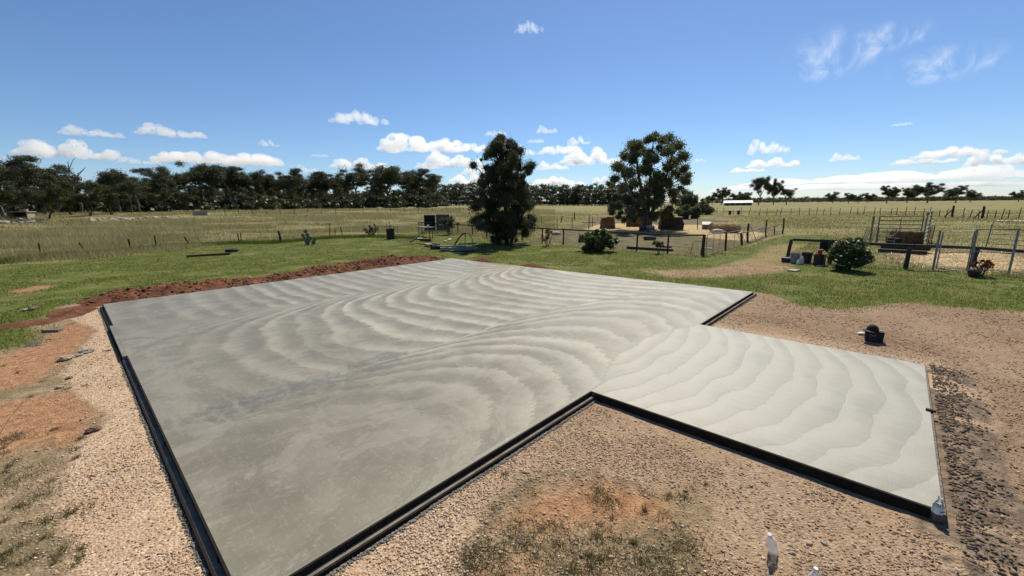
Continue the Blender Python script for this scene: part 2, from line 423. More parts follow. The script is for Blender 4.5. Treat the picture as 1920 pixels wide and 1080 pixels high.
col = mixc(nt, mth(nt, 'MULTIPLY', msk('red', .25, .95, 1.5), .92), col, red)
vor = N(nt, 'TexVoronoi'); vor.inputs['Scale'].default_value = 42; nt.links.new(geo, vor.inputs['Vector'])
grv = mixc(nt, mrange(nt, vor.outputs['Color'], .1, .95, smooth=False), (.28, .19, .115), (.62, .47, .325))
grv = mixc(nt, mrange(nt, nA, .40, .64, 0, .75), grv, (.42, .285, .175))
grv = mixc(nt, mth(nt, 'MULTIPLY', at('tone'), .95), grv, mixc(nt, mrange(nt, nB, .35, .65), (.125, .080, .046), (.235, .155, .092)))
col = mixc(nt, msk('gravel', .38, .62, .75), col, grv)
strw = mixc(nt, mrange(nt, nB, .35, .65), (.30, .215, .11), (.56, .43, .23))
col = mixc(nt, msk('straw', .38, .66, .8), col, strw)
mud = mixc(nt, mrange(nt, nB, .35, .65), (.11, .08, .055), (.24, .175, .12))
col = mixc(nt, msk('mud', .55, .85, 1.1), col, mud)
nt.links.new(col, bs.inputs['Base Color']); bs.inputs['Roughness'].default_value = .95; bs.inputs['Specular IOR Level'].default_value = .15
hh = mth(nt, 'MULTIPLY_ADD', nB, .6, mth(nt, 'MULTIPLY_ADD', nC_, .25, mth(nt, 'MULTIPLY', vor.outputs['Distance'], -.5)))
bp = N(nt, 'Bump'); bp.inputs['Strength'].default_value = .8; bp.inputs['Distance'].default_value = .032
nt.links.new(hh, bp.inputs['Height']); nt.links.new(bp.outputs[0], bs.inputs['Normal'])
m_near = sstep(24, 18, rC)*(Y < 26)
me = mesh_np('ground', np.stack([X, Y, Z], 1), F, 'ground', dict(gravel=m_gravel, red=m_red, lawn=m_lawn, green=m_green, straw=m_straw, mud=m_mud, pen=m_pen, near=m_near, tone=m_tone), True)
tag(link('ground', me), kind='structure')
def bilin(A):
    A = A.reshape(ny, nx)
    def f(x, y):
        i = np.clip(np.searchsorted(gx, x)-1, 0, nx-2); j = np.clip(np.searchsorted(gy, y)-1, 0, ny-2)
        u = (x-gx[i])/(gx[i+1]-gx[i]); w = (y-gy[j])/(gy[j+1]-gy[j])
        return (A[j, i]*(1-u)+A[j, i+1]*u)*(1-w)+(A[j+1, i]*(1-u)+A[j+1, i+1]*u)*w
    return f
f_grav, f_lawn, f_red, f_z, f_straw, f_mud, f_slab, f_tone = map(bilin, (m_gravel, m_lawn, m_red, Z, m_straw, m_mud, dslab, m_tone))
def on_ground(p): return Vector((p[0], p[1], float(f_z(np.array([p[0]]), np.array([p[1]]))[0])))
def gg(px, py):
    "point on the ground that the pixel looks at"
    return on_ground(g(px, py))

# ------------------------------------------------------------------ concrete slab with trowel sweeps
def phase(s, v):
    ph = np.zeros_like(s); amp = np.ones_like(s); row = np.zeros_like(s)
    wob = (fbm(s, v, .35, 3, 5)-.5)*1.5+(fbm(s, v, 2.2, 2, 6)-.5)*.25
    b1 = 4.1+(fbm(s, v*0, .45, 2, 31)-.5)*.7; b2 = 9.6+np.maximum(0, s-8)*.33+(fbm(s, v*0, .5, 2, 37)-.5)*.6
    r1 = v < b1; r2 = (v >= b1) & (v < b2); r3 = (v >= b2) & (v < 12.84)
    p1 = (s-.035*(v-2)**2+wob*.5)/.56
    p2 = (s-3.6*np.exp(-(v-4.1)/.75)-.09*np.maximum(0, v-7.6)**2+wob*.6)/.62
    p3 = -(s+3.6*np.exp(-(v-9.5)/.65)+.42*np.maximum(0, v-11.2)**2+wob*.8)/.78
    pw = -(v+.095*np.abs(s-6.3)**2.2+wob*.24+.03*np.sin(s*4+v*7))/.335
    ph = np.where(r1, p1, np.where(r2, p2, p3)); row = np.where(r1, 0.0, np.where(r2, .33, .66))
    wing = (v >= 12.84) | (r3 & (v > 12.0) & (s > 4.6) & (s < 8.46) & (v > 12.84-.5*np.sin((s-4.4)/4.1*3.14)))
    ph = np.where(wing, pw, ph); row = np.where(wing, 1.0, row)
    dist = np.minimum(np.abs(v-b1), np.abs(v-b2))
    smear = sstep(.7, .1, np.abs(v-b2))*(v < 12.84)*(.42+.42*sstep(3.8, 2.6, s)*sstep(.1, .6, s))+.30*sstep(.5, .05, np.abs(v-b1))
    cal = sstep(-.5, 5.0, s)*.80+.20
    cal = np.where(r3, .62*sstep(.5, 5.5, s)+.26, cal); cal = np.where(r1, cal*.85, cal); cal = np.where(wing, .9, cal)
    return ph, row, smear, cal
def grid(s0, s1, v0, v1, n, k, skew=None):
    a, b = np.meshgrid(np.linspace(0, 1, n), np.linspace(0, 1, k)); v = v0+(v1-v0)*b
    s = a*(skew(v) if skew else s1-s0)+s0
    i = np.arange(n*k).reshape(k, n); f = np.stack([i[:-1, :-1], i[1:, :-1], i[1:, 1:], i[:-1, 1:]], -1).reshape(-1, 4)
    return s.ravel(), v.ravel(), f
s1, v1, f1 = grid(0, 0, 0, 12.84, 250, 250, lambda v: 12.15+.62*v/12.84)
s2, v2, f2 = grid(4.2, 8.46, 12.84, 16.25, 86, 70)
ss, vv = np.concatenate([s1, s2]), np.concatenate([v1, v2]); ff = np.concatenate([f1, f2+len(s1)])
ph, row, smear, cal = phase(ss, vv)
Vx = AP.x+D1.x*ss+D2.x*vv; Vy = AP.y+D1.y*ss+D2.y*vv
edge = in_poly(Vx, Vy, slab_xy)
Vz = SLABZ+(fbm(ss, vv, 1.3, 3, 61)-.5)*.006*sstep(0, .3, edge)
m, nt, bs = newmat('fresh_concrete')
geo = N(nt, 'NewGeometry').outputs['Position']
rt = N(nt, 'Mapping'); nt.links.new(geo, rt.inputs[0]); rt.inputs['Rotation'].default_value = (0, 0, -SA)
loc = rt.outputs[0]
na = ntex(nt, loc, 1.6, 5, .6); nb = ntex(nt, loc, 7, 5, .65, .6); nc = ntex(nt, loc, 45, 4, .6)
ms = N(nt, 'Mapping'); nt.links.new(loc, ms.inputs[0]); ms.inputs['Scale'].default_value = (9, .8, 1)
nst = ntex(nt, ms.outputs[0], 3.2, 5, .65, .35)            # fine drag lines
ms2 = N(nt, 'Mapping'); nt.links.new(loc, ms2.inputs[0]); ms2.inputs['Scale'].default_value = (1.1, 5.5, 1)
nst2 = ntex(nt, ms2.outputs[0], 2.3, 7, .74, .8)           # ragged fringes across the sweeps
isw = mrange(nt, at('row'), .8, .95)
ragA = mth(nt, 'MULTIPLY', mth(nt, 'SUBTRACT', nst2, .5), .72)
ragW = mth(nt, 'ADD', mth(nt, 'MULTIPLY', mth(nt, 'SUBTRACT', nst, .5), .14), mth(nt, 'MULTIPLY', mth(nt, 'SUBTRACT', na, .5), .7))
rag = mth(nt, 'MULTIPLY_ADD', isw, mth(nt, 'SUBTRACT', ragW, ragA), ragA)
p = mth(nt, 'ADD', at('ph'), mth(nt, 'ADD', rag, mth(nt, 'MULTIPLY', mth(nt, 'SUBTRACT', nb, .5), mrange(nt, at('row'), .8, .95, .4, .12))))
saw = mth(nt, 'FRACT', p)
wn_ = N(nt, 'TexWhiteNoise', noise_dimensions='1D'); nt.links.new(mth(nt, 'FLOOR', p), wn_.inputs['W'])
vary = mrange(nt, wn_.outputs['Value'], 0, 1, .45, 1.0, False)
bandA = mth(nt, 'MULTIPLY', mrange(nt, saw, .0, .15), mrange(nt, saw, .80, .14))       # crisp side, long ragged fade
bandW = mth(nt, 'MULTIPLY', mrange(nt, saw, .03, .75, .25, 1.0), mrange(nt, saw, 1.0, .90, .2, 1.0))
band = mth(nt, 'MULTIPLY_ADD', isw, mth(nt, 'SUBTRACT', bandW, bandA), bandA)
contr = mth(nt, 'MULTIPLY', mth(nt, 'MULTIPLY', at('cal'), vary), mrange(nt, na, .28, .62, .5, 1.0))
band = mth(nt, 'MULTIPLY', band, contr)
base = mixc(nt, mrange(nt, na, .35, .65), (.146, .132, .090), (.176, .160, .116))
base = mixc(nt, mth(nt, 'MULTIPLY', at('sheen_grad'), .6), base, (.225, .212, .155))  # sheen gradient painted into the base colour: lighter along s, with random tone
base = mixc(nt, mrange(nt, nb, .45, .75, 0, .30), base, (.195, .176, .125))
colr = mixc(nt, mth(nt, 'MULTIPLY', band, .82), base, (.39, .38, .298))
sm = mrange(nt, mth(nt, 'ADD', at('smear'), mth(nt, 'ADD', mth(nt, 'MULTIPLY', mth(nt, 'SUBTRACT', nb, .5), 2.6), mth(nt, 'MULTIPLY', mth(nt, 'SUBTRACT', nst2, .5), 1.6))), .55, 1.0)
colr = mixc(nt, mth(nt, 'MULTIPLY', sm, .62), colr, (.092, .098, .090))
patch = mrange(nt, ntex(nt, loc, .75, 6, .72, 1.6), .52, .57)
colr = mixc(nt, mth(nt, 'MULTIPLY', patch, .42), colr, (.26, .240, .190))
patch2 = mrange(nt, ntex(nt, ms2.outputs[0], .9, 6, .72, 1.3), .58, .63)
colr = mixc(nt, mth(nt, 'MULTIPLY', patch2, .22), colr, (.33, .275, .215))
fine = mth(nt, 'FRACT', mth(nt, 'ADD', mth(nt, 'MULTIPLY', p, 4.3), mth(nt, 'MULTIPLY', nb, 2.4)))
finem = mth(nt, 'MULTIPLY', mrange(nt, fine, .78, .95), mrange(nt, nst, .40, .62))
colr = mixc(nt, mth(nt, 'MULTIPLY', finem, .30), colr, (.40, .39, .325))
scr = mrange(nt, ntex(nt, ms2.outputs[0], 11, 6, .75, .4), .60, .72)
colr = mixc(nt, mth(nt, 'MULTIPLY', scr, .22), colr, (.34, .33, .28))
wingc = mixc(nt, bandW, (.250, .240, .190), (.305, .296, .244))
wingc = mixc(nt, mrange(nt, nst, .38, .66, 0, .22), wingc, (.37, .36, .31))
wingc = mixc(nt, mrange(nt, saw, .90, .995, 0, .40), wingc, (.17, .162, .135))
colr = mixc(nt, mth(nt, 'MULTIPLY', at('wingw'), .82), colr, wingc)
colr = mixc(nt, mrange(nt, nc, .62, .78, 0, .25), colr, (.10, .09, .075))
nt.links.new(colr, bs.inputs['Base Color'])
rgh = mth(nt, 'MULTIPLY_ADD', band, .15, mrange(nt, na, .3, .7, .40, .50))
nt.links.new(rgh, bs.inputs['Roughness']); bs.inputs['Specular IOR Level'].default_value = .38
bh = mth(nt, 'MULTIPLY_ADD', band, .6, mth(nt, 'MULTIPLY_ADD', nst, .2, mth(nt, 'MULTIPLY_ADD', nst2, .22, mth(nt, 'MULTIPLY', nc, .12))))
bp = N(nt, 'Bump'); bp.inputs['Strength'].default_value = .55; bp.inputs['Distance'].default_value = .012
nt.links.new(bh, bp.inputs['Height']); nt.links.new(bp.outputs[0], bs.inputs['Normal'])
slab = thing('concrete_slab', AP, 'freshly poured grey concrete slab with swirling trowel marks and a narrow wing', 'slab')
me = mesh_np('top_surface', np.stack([Vx-AP.x, Vy-AP.y, Vz], 1), ff, 'fresh_concrete', dict(ph=ph, row=row, smear=np.clip(smear, 0, 1.5), cal=cal, wingw=sstep(11.9, 13.3, vv+.5*(fbm(ss, vv, 1.2, 3, 83)-.5))*sstep(3.6, 4.8, ss)*sstep(9.2, 8.2, ss), sheen_grad=np.clip(sstep(2.0, 9.5, ss)*.9+(fbm(ss, vv, .35, 3, 71)-.5)*.6, 0, 1)))
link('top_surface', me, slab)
mat('slab_side', (.20, .18, .14), (.14, .122, .095), 6, .9, bump=.3, spec=.15)
def along(p, q, off0, off1, z0, z1, mb, ext0=0.0, ext1=0.0):
    "a long box beside the edge p-q of the slab outline, from off0 to off1 outwards"
    P, Q = S(*p)-AP, S(*q)-AP; d = (Q-P).normalized(); n = Vector((-d.y, d.x, 0))
    P = P-d*ext0; Q = Q+d*ext1
    V = []
    for z in (z0, z1):
        for b, o in ((P, off0), (Q, off0), (Q, off1), (P, off1)): V.append(b+n*o+Vector((0, 0, z)))
    mb.add(V, [(3, 2, 1, 0), (4, 5, 6, 7), (0, 1, 5, 4), (1, 2, 6, 5), (2, 3, 7, 6), (3, 0, 4, 7)])
# outline runs A B C D E F G H; outward normal is to the left of the direction p->q
def sub(p, q, t0, t1): return ((p[0]+(q[0]-p[0])*t0, p[1]+(q[1]-p[1])*t0), (p[0]+(q[0]-p[0])*t1, p[1]+(q[1]-p[1])*t1))
A_, B_, C_, D_, E_, F_, G_, H_ = SLAB
sides = MB()
for p, q in zip(SLAB, SLAB[1:]+SLAB[:1]): along(p, q, -.05, .0, -.06, SLABZ-.004, sides)
sides.build('slab_edge', 'slab_side', slab)
LED = .062; LZ = .070
ha = lambda v: (0, v)
ledges = [('HG', G_, H_), ('DC', C_, D_), ('HA1', H_, ha(5.93)), ('HA2', ha(3.09), A_)]
for nm, p, q in ledges:
    mb = MB(); along(p, q, .001, LED, -.06, LZ, mb); mb.build('rebate_ledge', 'slab_side', slab)
mb = MB(); along(ha(5.93), ha(3.09), .001, LED, -.06, SLABZ-.002, mb); mb.build('door_sill', 'fresh_concrete', slab)
def form(p, q, o0, o1, z0, z1, label, m='steel_form', e0=0.0, e1=0.0, name='edge_form'):
    root = thing(name, AP, label, 'formwork', 'formwork round the slab')
    L = ((q[0]-p[0])**2+(q[1]-p[1])**2)**.5; n = max(1, round(L/3.0)); rails = []
    for k in range(n):
        mb = MB(); a, b = sub(p, q, k/n, (k+1)/n); gap = .004
        along(a, b, o0, o1, z0, z1-(k % 2)*.0015, mb, e0 if k == 0 else -gap, e1 if k == n-1 else -gap)
        rails.append(mb.build('form_rail', m, root))
    for k in range(n*3):                      # stakes that hold the form
        mb = MB(); a, b = sub(p, q, (k+.5)/(n*3), (k+.5)/(n*3)+.012/L); along(a, b, o1+.001, o1+.010, -.12, z1-.02, mb); mb.build('stake', m, rails[min(n-1, k//3)])
    return root
form(G_, H_, .001, .018, LZ+.001, SLABZ-.001, 'thin black steel rebate strip on the slab edge facing the weedy gravel patch')
form(G_, H_, LED+.001, LED+.020, -.05, LZ-.003, 'black steel edge form beside the gravel, below the slab edge facing the weedy patch', e1=.09)
form(C_, D_, .001, .018, LZ+.001, SLABZ-.001, 'thin black steel rebate strip on the short slab edge nearest the cooler bag')
form(C_, D_, LED+.001, LED+.020, -.05, LZ-.003, 'black steel edge form below the short slab edge nearest the cooler bag', e0=.09)
form(H_, ha(5.93), .001, .018, LZ+.001, SLABZ-.001, 'long black steel rebate strip on the slab side facing the orange soil')
form(ha(3.09), A_, .001, .018, LZ+.001, SLABZ-.001, 'short black steel rebate strip at the slab corner by the soil mound')
form(H_, A_, LED+.001, LED+.020, -.05, LZ-.003, 'long black steel edge form along the pale gravel strip with scattered rocks', e0=.09, e1=.02)
form(F_, G_, .001, .026, -.05, SLABZ-.001, 'tall dark steel form along the wing of the slab with water bottles beside it', e1=-.08)
form(E_, F_, .001, .022, -.05, SLABZ-.012, 'brown timber form board on the wing end, half buried in mud', 'old_timber', e0=.03, e1=.03)
form(D_, E_, .001, .030, -.05, SLABZ-.004, 'low grey timber form on the wing side facing the cooler bag', 'grey_timber', e0=-.1)
form(B_, C_, .001, .030, -.05, SLABZ-.004, 'long grey timber form on the slab edge facing the lawn and paddock fence', 'grey_timber', e0=.03)
form(A_, B_, .001, .030, -.05, SLABZ-.004, 'long grey timber form on the slab edge beside the red soil mound', 'grey_timber')

# ------------------------------------------------------------------ loose stones, spill, clods (nobody could count them)
rngn = np.random.default_rng(11)
OCT = np.array([(1, 0, 0), (0, 1, 0), (-1, 0, 0), (0, -1, 0), (0, 0, 1), (0, 0, -1)], float)
OF = np.array([(0, 1, 4), (1, 2, 4), (2, 3, 4), (3, 0, 4), (1, 0, 5), (2, 1, 5), (3, 2, 5), (0, 3, 5)])
def pebbles(name, P, size, m, tint=None, flat=.7, label=None, parent=None):
    n = len(P); V = OCT[None]*(.65+.7*rngn.random((n, 6, 1)))
    V = V+rngn.normal(0, .16, (n, 6, 3))
    a = rngn.random(n)*6.283; ca, sa = np.cos(a), np.sin(a)
    el = (.75+.6*rngn.random((n, 3))); el[:, 2] *= flat
    V = V*el[:, None, :]
    x = V[..., 0]*ca[:, None]-V[..., 1]*sa[:, None]; y = V[..., 0]*sa[:, None]+V[..., 1]*ca[:, None]
    V = np.stack([x, y, V[..., 2]], -1)*size[:, None, None]+P[:, None, :]
    t = np.clip(rngn.normal(.42, .25, n), 0, 1) if tint is None else tint
    me = mesh_np(name, V.reshape(-1, 3), (OF[None]+6*np.arange(n)[:, None, None]).reshape(-1, 3), m, dict(tint=np.repeat(t, 6)))
    return tag(link(name, me, parent), kind='stuff')
def polar(n, r0, r1, a0, a1, pw=1.0):
    r = r0*(r1/r0)**(rngn.random(n)**pw); a = np.radians(a0+(a1-a0)*rngn.random(n))
    return r*np.sin(a), r*np.cos(a), r
x, y, r = polar(330000, 1.9, 17, -62, 64)
patchy = .16+.80*sstep(.40, .62, fbm(x, y, 1.3, 5, 77))
keep = (f_grav(x, y)*patchy*1.1 > rngn.random(len(x))) & (f_slab(x, y) < -.13) & (f_mud(x, y) < .6)
x, y, r = x[keep], y[keep], r[keep]
sz = (.0034+.0100*rngn.random(len(x))**2.6)*(1+.05*np.maximum(0, r-5))
z = f_z(x, y)+sz*.25
pebbles('gravel', np.stack([x, y, z], 1), sz, 'pebble', np.clip(rngn.normal(.42, .25, len(x))-.5*f_tone(x, y), 0, 1))
x, y, r = polar(5000, 2.0, 14, -62, 64)
keep = (f_slab(x, y) < -.2) & (f_lawn(x, y) < .3) & (rngn.random(len(x)) < .12); x, y = x[keep], y[keep]; sz = .010+.018*rngn.random(len(x))**3
pebbles('larger_stones', np.stack([x, y, f_z(x, y)+sz*.25], 1), sz, 'pebble', np.clip(rngn.normal(.30, .25, len(x)), 0, 1))
# sparse pebbles on the bare soil
x, y, r = polar(40000, 1.9, 12, -62, 62)
keep = (f_grav(x, y) < .5) & (f_slab(x, y) < -.13) & (rngn.random(len(x)) < .16)
x, y, r = x[keep], y[keep], r[keep]; sz = .006+.012*rngn.random(len(x))**2
pebbles('soil_pebbles', np.stack([x, y, f_z(x, y)+sz*.2], 1), sz, 'pebble')
# concrete spill beside the forms
q = []
for p0, p1, n, w0 in ((G_, H_, 3600, .090), (H_, A_, 5200, .088), (C_, D_, 700, .088)):
    t = rngn.random(n); L = Vector((p1[0]-p0[0], p1[1]-p0[1])).length; d = Vector((p1[0]-p0[0], p1[1]-p0[1]))/L
    off = w0+np.abs(rngn.normal(0, .014, n))+.03*(fbm(t*L, t*0, 1.5, 2, 3)-.3)
    nrm = (-d.y, d.x)     # outward in (s,v): rotate the same way as in xy (handedness flips)
    s_ = p0[0]+d.x*t*L+d.y*off*1.0; v_ = p0[1]+d.y*t*L-d.x*off
    q.append(np.stack([AP.x+D1.x*s_+D2.x*v_, AP.y+D1.y*s_+D2.y*v_, 0*t], 1))
q = np.concatenate(q); sz = .005+.010*rngn.random(len(q))**1.8; q[:, 2] = f_z(q[:, 0], q[:, 1])+sz*.4
leafmat('spill', (.12, .11, .095), (.26, .245, .21), 0, .95)
pebbles('concrete_spill', q, sz, 'spill')
# mud clods against the wing end
n = 3600; s_ = rngn.uniform(3.7, 8.9, n); v_ = 16.34+np.abs(rngn.normal(0, .17, n))*(.5+1.2*fbm(s_, s_*0, 1.6, 3, 8))
xx, yy = AP.x+D1.x*s_+D2.x*v_, AP.y+D1.y*s_+D2.y*v_; sz = .004+.017*rngn.random(n)**3.4
pebbles('mud_clods', np.stack([xx, yy, f_z(xx, yy)+sz*.3], 1), sz, 'mud', np.clip(rngn.normal(.3, .25, n), 0, 1))
n = 12000; s_ = rngn.uniform(5, 12, n); v_ = rngn.uniform(16.4, 21, n)
xx, yy = AP.x+D1.x*s_+D2.x*v_, AP.y+D1.y*s_+D2.y*v_; keep = f_mud(xx, yy)*.4 > rngn.random(n); xx, yy = xx[keep], yy[keep]
sz = .006+.014*rngn.random(len(xx))**2.4
pebbles('track_clods', np.stack([xx, yy, f_z(xx, yy)+sz*.3], 1), sz, 'mud', np.clip(rngn.normal(.55, .3, len(xx)), 0, 1))

# red soil mound along the far slab edge
bs_, bv_, bf = grid(-.7, 12.6, -3.0, -.04, 330, 90, lambda v: 13.3+0*v)
prof = sstep(-3.0, -1.5, bv_)*sstep(-.05, -.95, bv_)
hgt = .08+.30*fbm(bs_, bv_*.3, .42, 3, 41)+.10*sstep(7.5, 9.5, bs_)*sstep(12.2, 11, bs_)
hgt *= .35+.65*sstep(.9, 2.0, np.abs(bs_-4.6))*.6+.25
endm = sstep(-.7, .5, bs_)*sstep(12.6, 11.9, bs_)
bz = prof*endm*(hgt+.26*(fbm(bs_, bv_, 2.4, 4, 43)-.5)+.16*(fbm(bs_, bv_, 7, 3, 47)-.5))-.035
m, nt, bs = newmat('red_soil')
geo = N(nt, 'NewGeometry').outputs['Position']; n_a = ntex(nt, geo, 2.2, 6, .65); n_b = ntex(nt, geo, 16, 5, .65)
cr = mixc(nt, mrange(nt, n_a, .35, .65), (.100, .043, .024), (.195, .088, .046)); cr = mixc(nt, mrange(nt, n_b, .55, .75, 0, .5), cr, (.29, .16, .088))
nt.links.new(cr, bs.inputs['Base Color']); bs.inputs['Roughness'].default_value = .97; bs.inputs['Specular IOR Level'].default_value = .1
bp = N(nt, 'Bump'); bp.inputs['Strength'].default_value = 1; bp.inputs['Distance'].default_value = .06
nt.links.new(n_b, bp.inputs['Height']); nt.links.new(bp.outputs[0], bs.inputs['Normal'])
bx, by = AP.x+D1.x*bs_+D2.x*bv_, AP.y+D1.y*bs_+D2.y*bv_
tag(link('soil_mound', mesh_np('soil_mound', np.stack([bx, by, bz], 1), bf, 'red_soil')), kind='structure')
k = rngn.choice(len(bx), 4200, p=(prof*endm+.02)/(prof*endm+.02).sum()); sz = .008+.055*rngn.random(4200)**5
pebbles('soil_clods', np.stack([bx[k]+rngn.normal(0, .05, 4200), by[k]+rngn.normal(0, .05, 4200), np.maximum(bz[k], -.01)+sz*.2], 1), sz, 'clod')
# small red heaps past the far corner
for cs, cv, rs, rv, hh in ((12.75, 1.5, .45, 1.0, .22), (13.35, 4.2, .35, .9, .13), (-.55, -.2, .6, 1.1, .10), (-1.4, .6, .8, .5, .09)):
    a_, b_ = np.meshgrid(np.linspace(-1, 1, 46), np.linspace(-1, 1, 46)); a_, b_ = a_.ravel(), b_.ravel()
    pr = np.clip(1-np.hypot(a_, b_), 0, 1)**.8
    s_, v_ = cs+a_*rs, cv+b_*rv; zz = pr*hh*(.6+1.2*fbm(s_, v_, 4, 3, 51))-.03
    i = np.arange(46*46).reshape(46, 46); f = np.stack([i[:-1, :-1], i[1:, :-1], i[1:, 1:], i[:-1, 1:]], -1).reshape(-1, 4)
    tag(link('soil_heap', mesh_np('soil_heap', np.stack([AP.x+D1.x*s_+D2.x*v_, AP.y+D1.y*s_+D2.y*v_, zz], 1), f, 'red_soil')), kind='structure')

# ------------------------------------------------------------------ grass (stuff)
def grass(name, x, y, h, w, m, lean=.5, tint=None):
    P = np.stack([x, y, f_z(x, y)-.005], 1); V, Fb = blades(rngn, P, h, w, lean)
    t = np.clip(rngn.normal(.42, .25, len(x)), 0, 1) if tint is None else np.clip(tint, 0, 1)
    return tag(link(name, mesh_np(name, V, Fb, m, dict(tint=np.repeat(t, 3)))), kind='stuff')
# short lawn
x, y, r = polar(560000, 8.5, 42, -66, 64, .9)
pn = fbm(x, y, .7, 4, 91)
keep = (f_lawn(x, y)*sstep(.34, .60, pn+.08) > rngn.random(len(x))*1.05) & (f_slab(x, y) < -.2) & (f_red(x, y) < .6)
x, y, r, pn = x[keep], y[keep], r[keep], pn[keep]
grass('lawn_grass', x, y, (.022+.05*rngn.random(len(x))**1.6)*(.8+.5*pn), .010+.010*rngn.random(len(x))*(r/15), 'lawn', .9, rngn.normal(.34, .2, len(x))+(pn-.5)*2.8)
# tall dry grass of the paddock
x, y, r = polar(420000, 24, 120, -66, 6, 1.0)
pn = fbm(x*.55, y, .22, 4, 95); a = np.degrees(np.arctan2(x, y))
fl = in_poly(x, y, P_LAWN); pen = in_poly(x, y, P_PEN)
keep = (fl < .1) & (pen < 0) & (rngn.random(len(x)) < .25+1.1*sstep(.35, .62, pn)) & (y > 12) & (a+rngn.normal(0, 2.5, len(x)) < sstep(30, 52, r)*7-1.5)
x, y, r, pn = x[keep], y[keep], r[keep], pn[keep]
hgt = (.14+.34*rngn.random(len(x)))*(.45+1.0*sstep(.3, .65, pn))*np.where(fl[keep] > -2, .8, 1)
grass('paddock_grass', x, y, hgt, (.008+.016*rngn.random(len(x)))*(r/28)**.8, 'dry_grass', .75, rngn.normal(.22, .2, len(x))+(pn-.45)*1.5)
# greener grass at the foot of the old fence line
fence_px = [(-200, 512), (0, 494), (73, 482), (160, 478), (243, 472), (293, 465), (352, 460), (447, 456), (525, 455), (617, 446), (700, 444), (800, 448)]
fp = [g(*p) for p in fence_px]
n = 26000; k = rngn.integers(0, len(fp)-1, n); t = rngn.random(n)
fx = np.array([p.x for p in fp]); fy = np.array([p.y for p in fp])
x = fx[k]+(fx[k+1]-fx[k])*t+rngn.normal(0, .35, n); y = fy[k]+(fy[k+1]-fy[k])*t+rngn.normal(0, .55, n)
grass('fence_line_grass', x, y, .10+.22*rngn.random(n), .014+.02*rngn.random(n), 'lawn', .6, rngn.normal(.3, .2, n))
# right paddock and pen: thin green-brown grass
x, y, r = polar(330000, 17, 110, -4, 66, 1.0)
pn = fbm(x, y, .16, 4, 97); fl = in_poly(x, y, P_LAWN)
keep = (fl < .3) & (f_straw(x, y) < .35) & (f_grav(x, y) < .3) & (rngn.random(len(x)) < .35+.8*sstep(.35, .65, pn)) & (in_poly(x, y, P_YARD) < 0) & (in_poly(x, y, P_PEN) < rngn.random(len(x))*8-5)
x, y, r, pn = x[keep], y[keep], r[keep], pn[keep]
grass('right_paddock_grass', x, y, (.04+.12*rngn.random(len(x)))*(.6+.8*pn), (.010+.014*rngn.random(len(x)))*(r/22)**.85, 'green_grass', .8, rngn.normal(.35, .22, len(x))+(pn-.5)*1.0)
# sparse weeds and dead stalks near the slab
x, y, r = polar(2600, 1.9, 17, -64, 62); rep_ = rngn.integers(6, 30, len(x)); rad = (.012+.035*rngn.random(len(x)))*(1+.04*r)
x, y, r, rad = (np.repeat(q_, rep_) for q_ in (x, y, r, rad)); x = x+rngn.normal(0, 1, len(x))*rad; y = y+rngn.normal(0, 1, len(x))*rad
pn = fbm(x, y, 1.4, 4, 101)
keep = (f_grav(x, y) < .45) & (f_slab(x, y) < -.2) & (f_lawn(x, y) < .6) & (f_red(x, y) < .75) & (f_mud(x, y) < .3) & (sstep(.36, .60, pn) > .35)
x, y, r, pn = x[keep], y[keep], r[keep], pn[keep]
grass('weeds', x, y, .010+.030*rngn.random(len(x))**1.7, .005+.006*rngn.random(len(x)), 'weed', 3.2, rngn.normal(.45, .3, len(x))-(pn-.5)*.8)
# green tufts in the foreground
q = []
for px, py, n, sp in ((895, 1045, 700, .10), (1110, 1040, 700, .20), (1060, 1060, 800, .22), (1195, 1060, 500, .17), (1290, 1020, 350, .10), (1130, 935, 350, .09), (1240, 1075, 500, .14), (15, 822, 300, .09), (25, 900, 420, .15), (70, 930, 260, .12), (30, 640, 420, .35), (75, 640, 260, .25), (130, 960, 300, .12), (985, 1000, 500, .15)):
    c = g(px, py); q.append(np.stack([rngn.normal(c.x, sp, n), rngn.normal(c.y, sp, n)], 1))
q = np.concatenate(q); keep = f_slab(q[:, 0], q[:, 1]) < -.12; q = q[keep]
grass('weed_tufts', q[:, 0], q[:, 1], .015+.035*rngn.random(len(q)), .005+.006*rngn.random(len(q)), 'weed', 2.4, rngn.normal(.10, .16, len(q)))
# distinct leafy tufts
q = []; hq = []
for k in range(85):
    if k < 30: px, py = 870+470*rngn.random(), 890+190*rngn.random()
    else: px, py = 170*rngn.random()-10, 560+510*rngn.random()
    c = g(px, py)
    if f_grav(np.array([c.x]), np.array([c.y]))[0] > .75: continue
    n = int(18+40*rngn.random()); sp = .012+.02*rngn.random(); q.append(np.stack([rngn.normal(c.x, sp, n), rngn.normal(c.y, sp, n), np.full(n, rngn.random())], 1)); hq.append(np.full(n, .025+.04*rngn.random()))
q = np.concatenate(q); hq = np.concatenate(hq)
grass('leafy_tufts', q[:, 0], q[:, 1], hq*(.5+.6*rngn.random(len(q))), .006+.006*rngn.random(len(q)), 'weed', 1.4, q[:, 2]*.55+rngn.normal(0, .1, len(q)))
# straw scattered in the pens
x, y, r = polar(120000, 17, 62, 4, 64)
keep = f_straw(x, y)*.9 > rngn.random(len(x)); x, y = x[keep], y[keep]
grass('loose_straw', x, y, .02+.08*rngn.random(len(x)), .02+.03*rngn.random(len(x)), 'straw', 3.0)

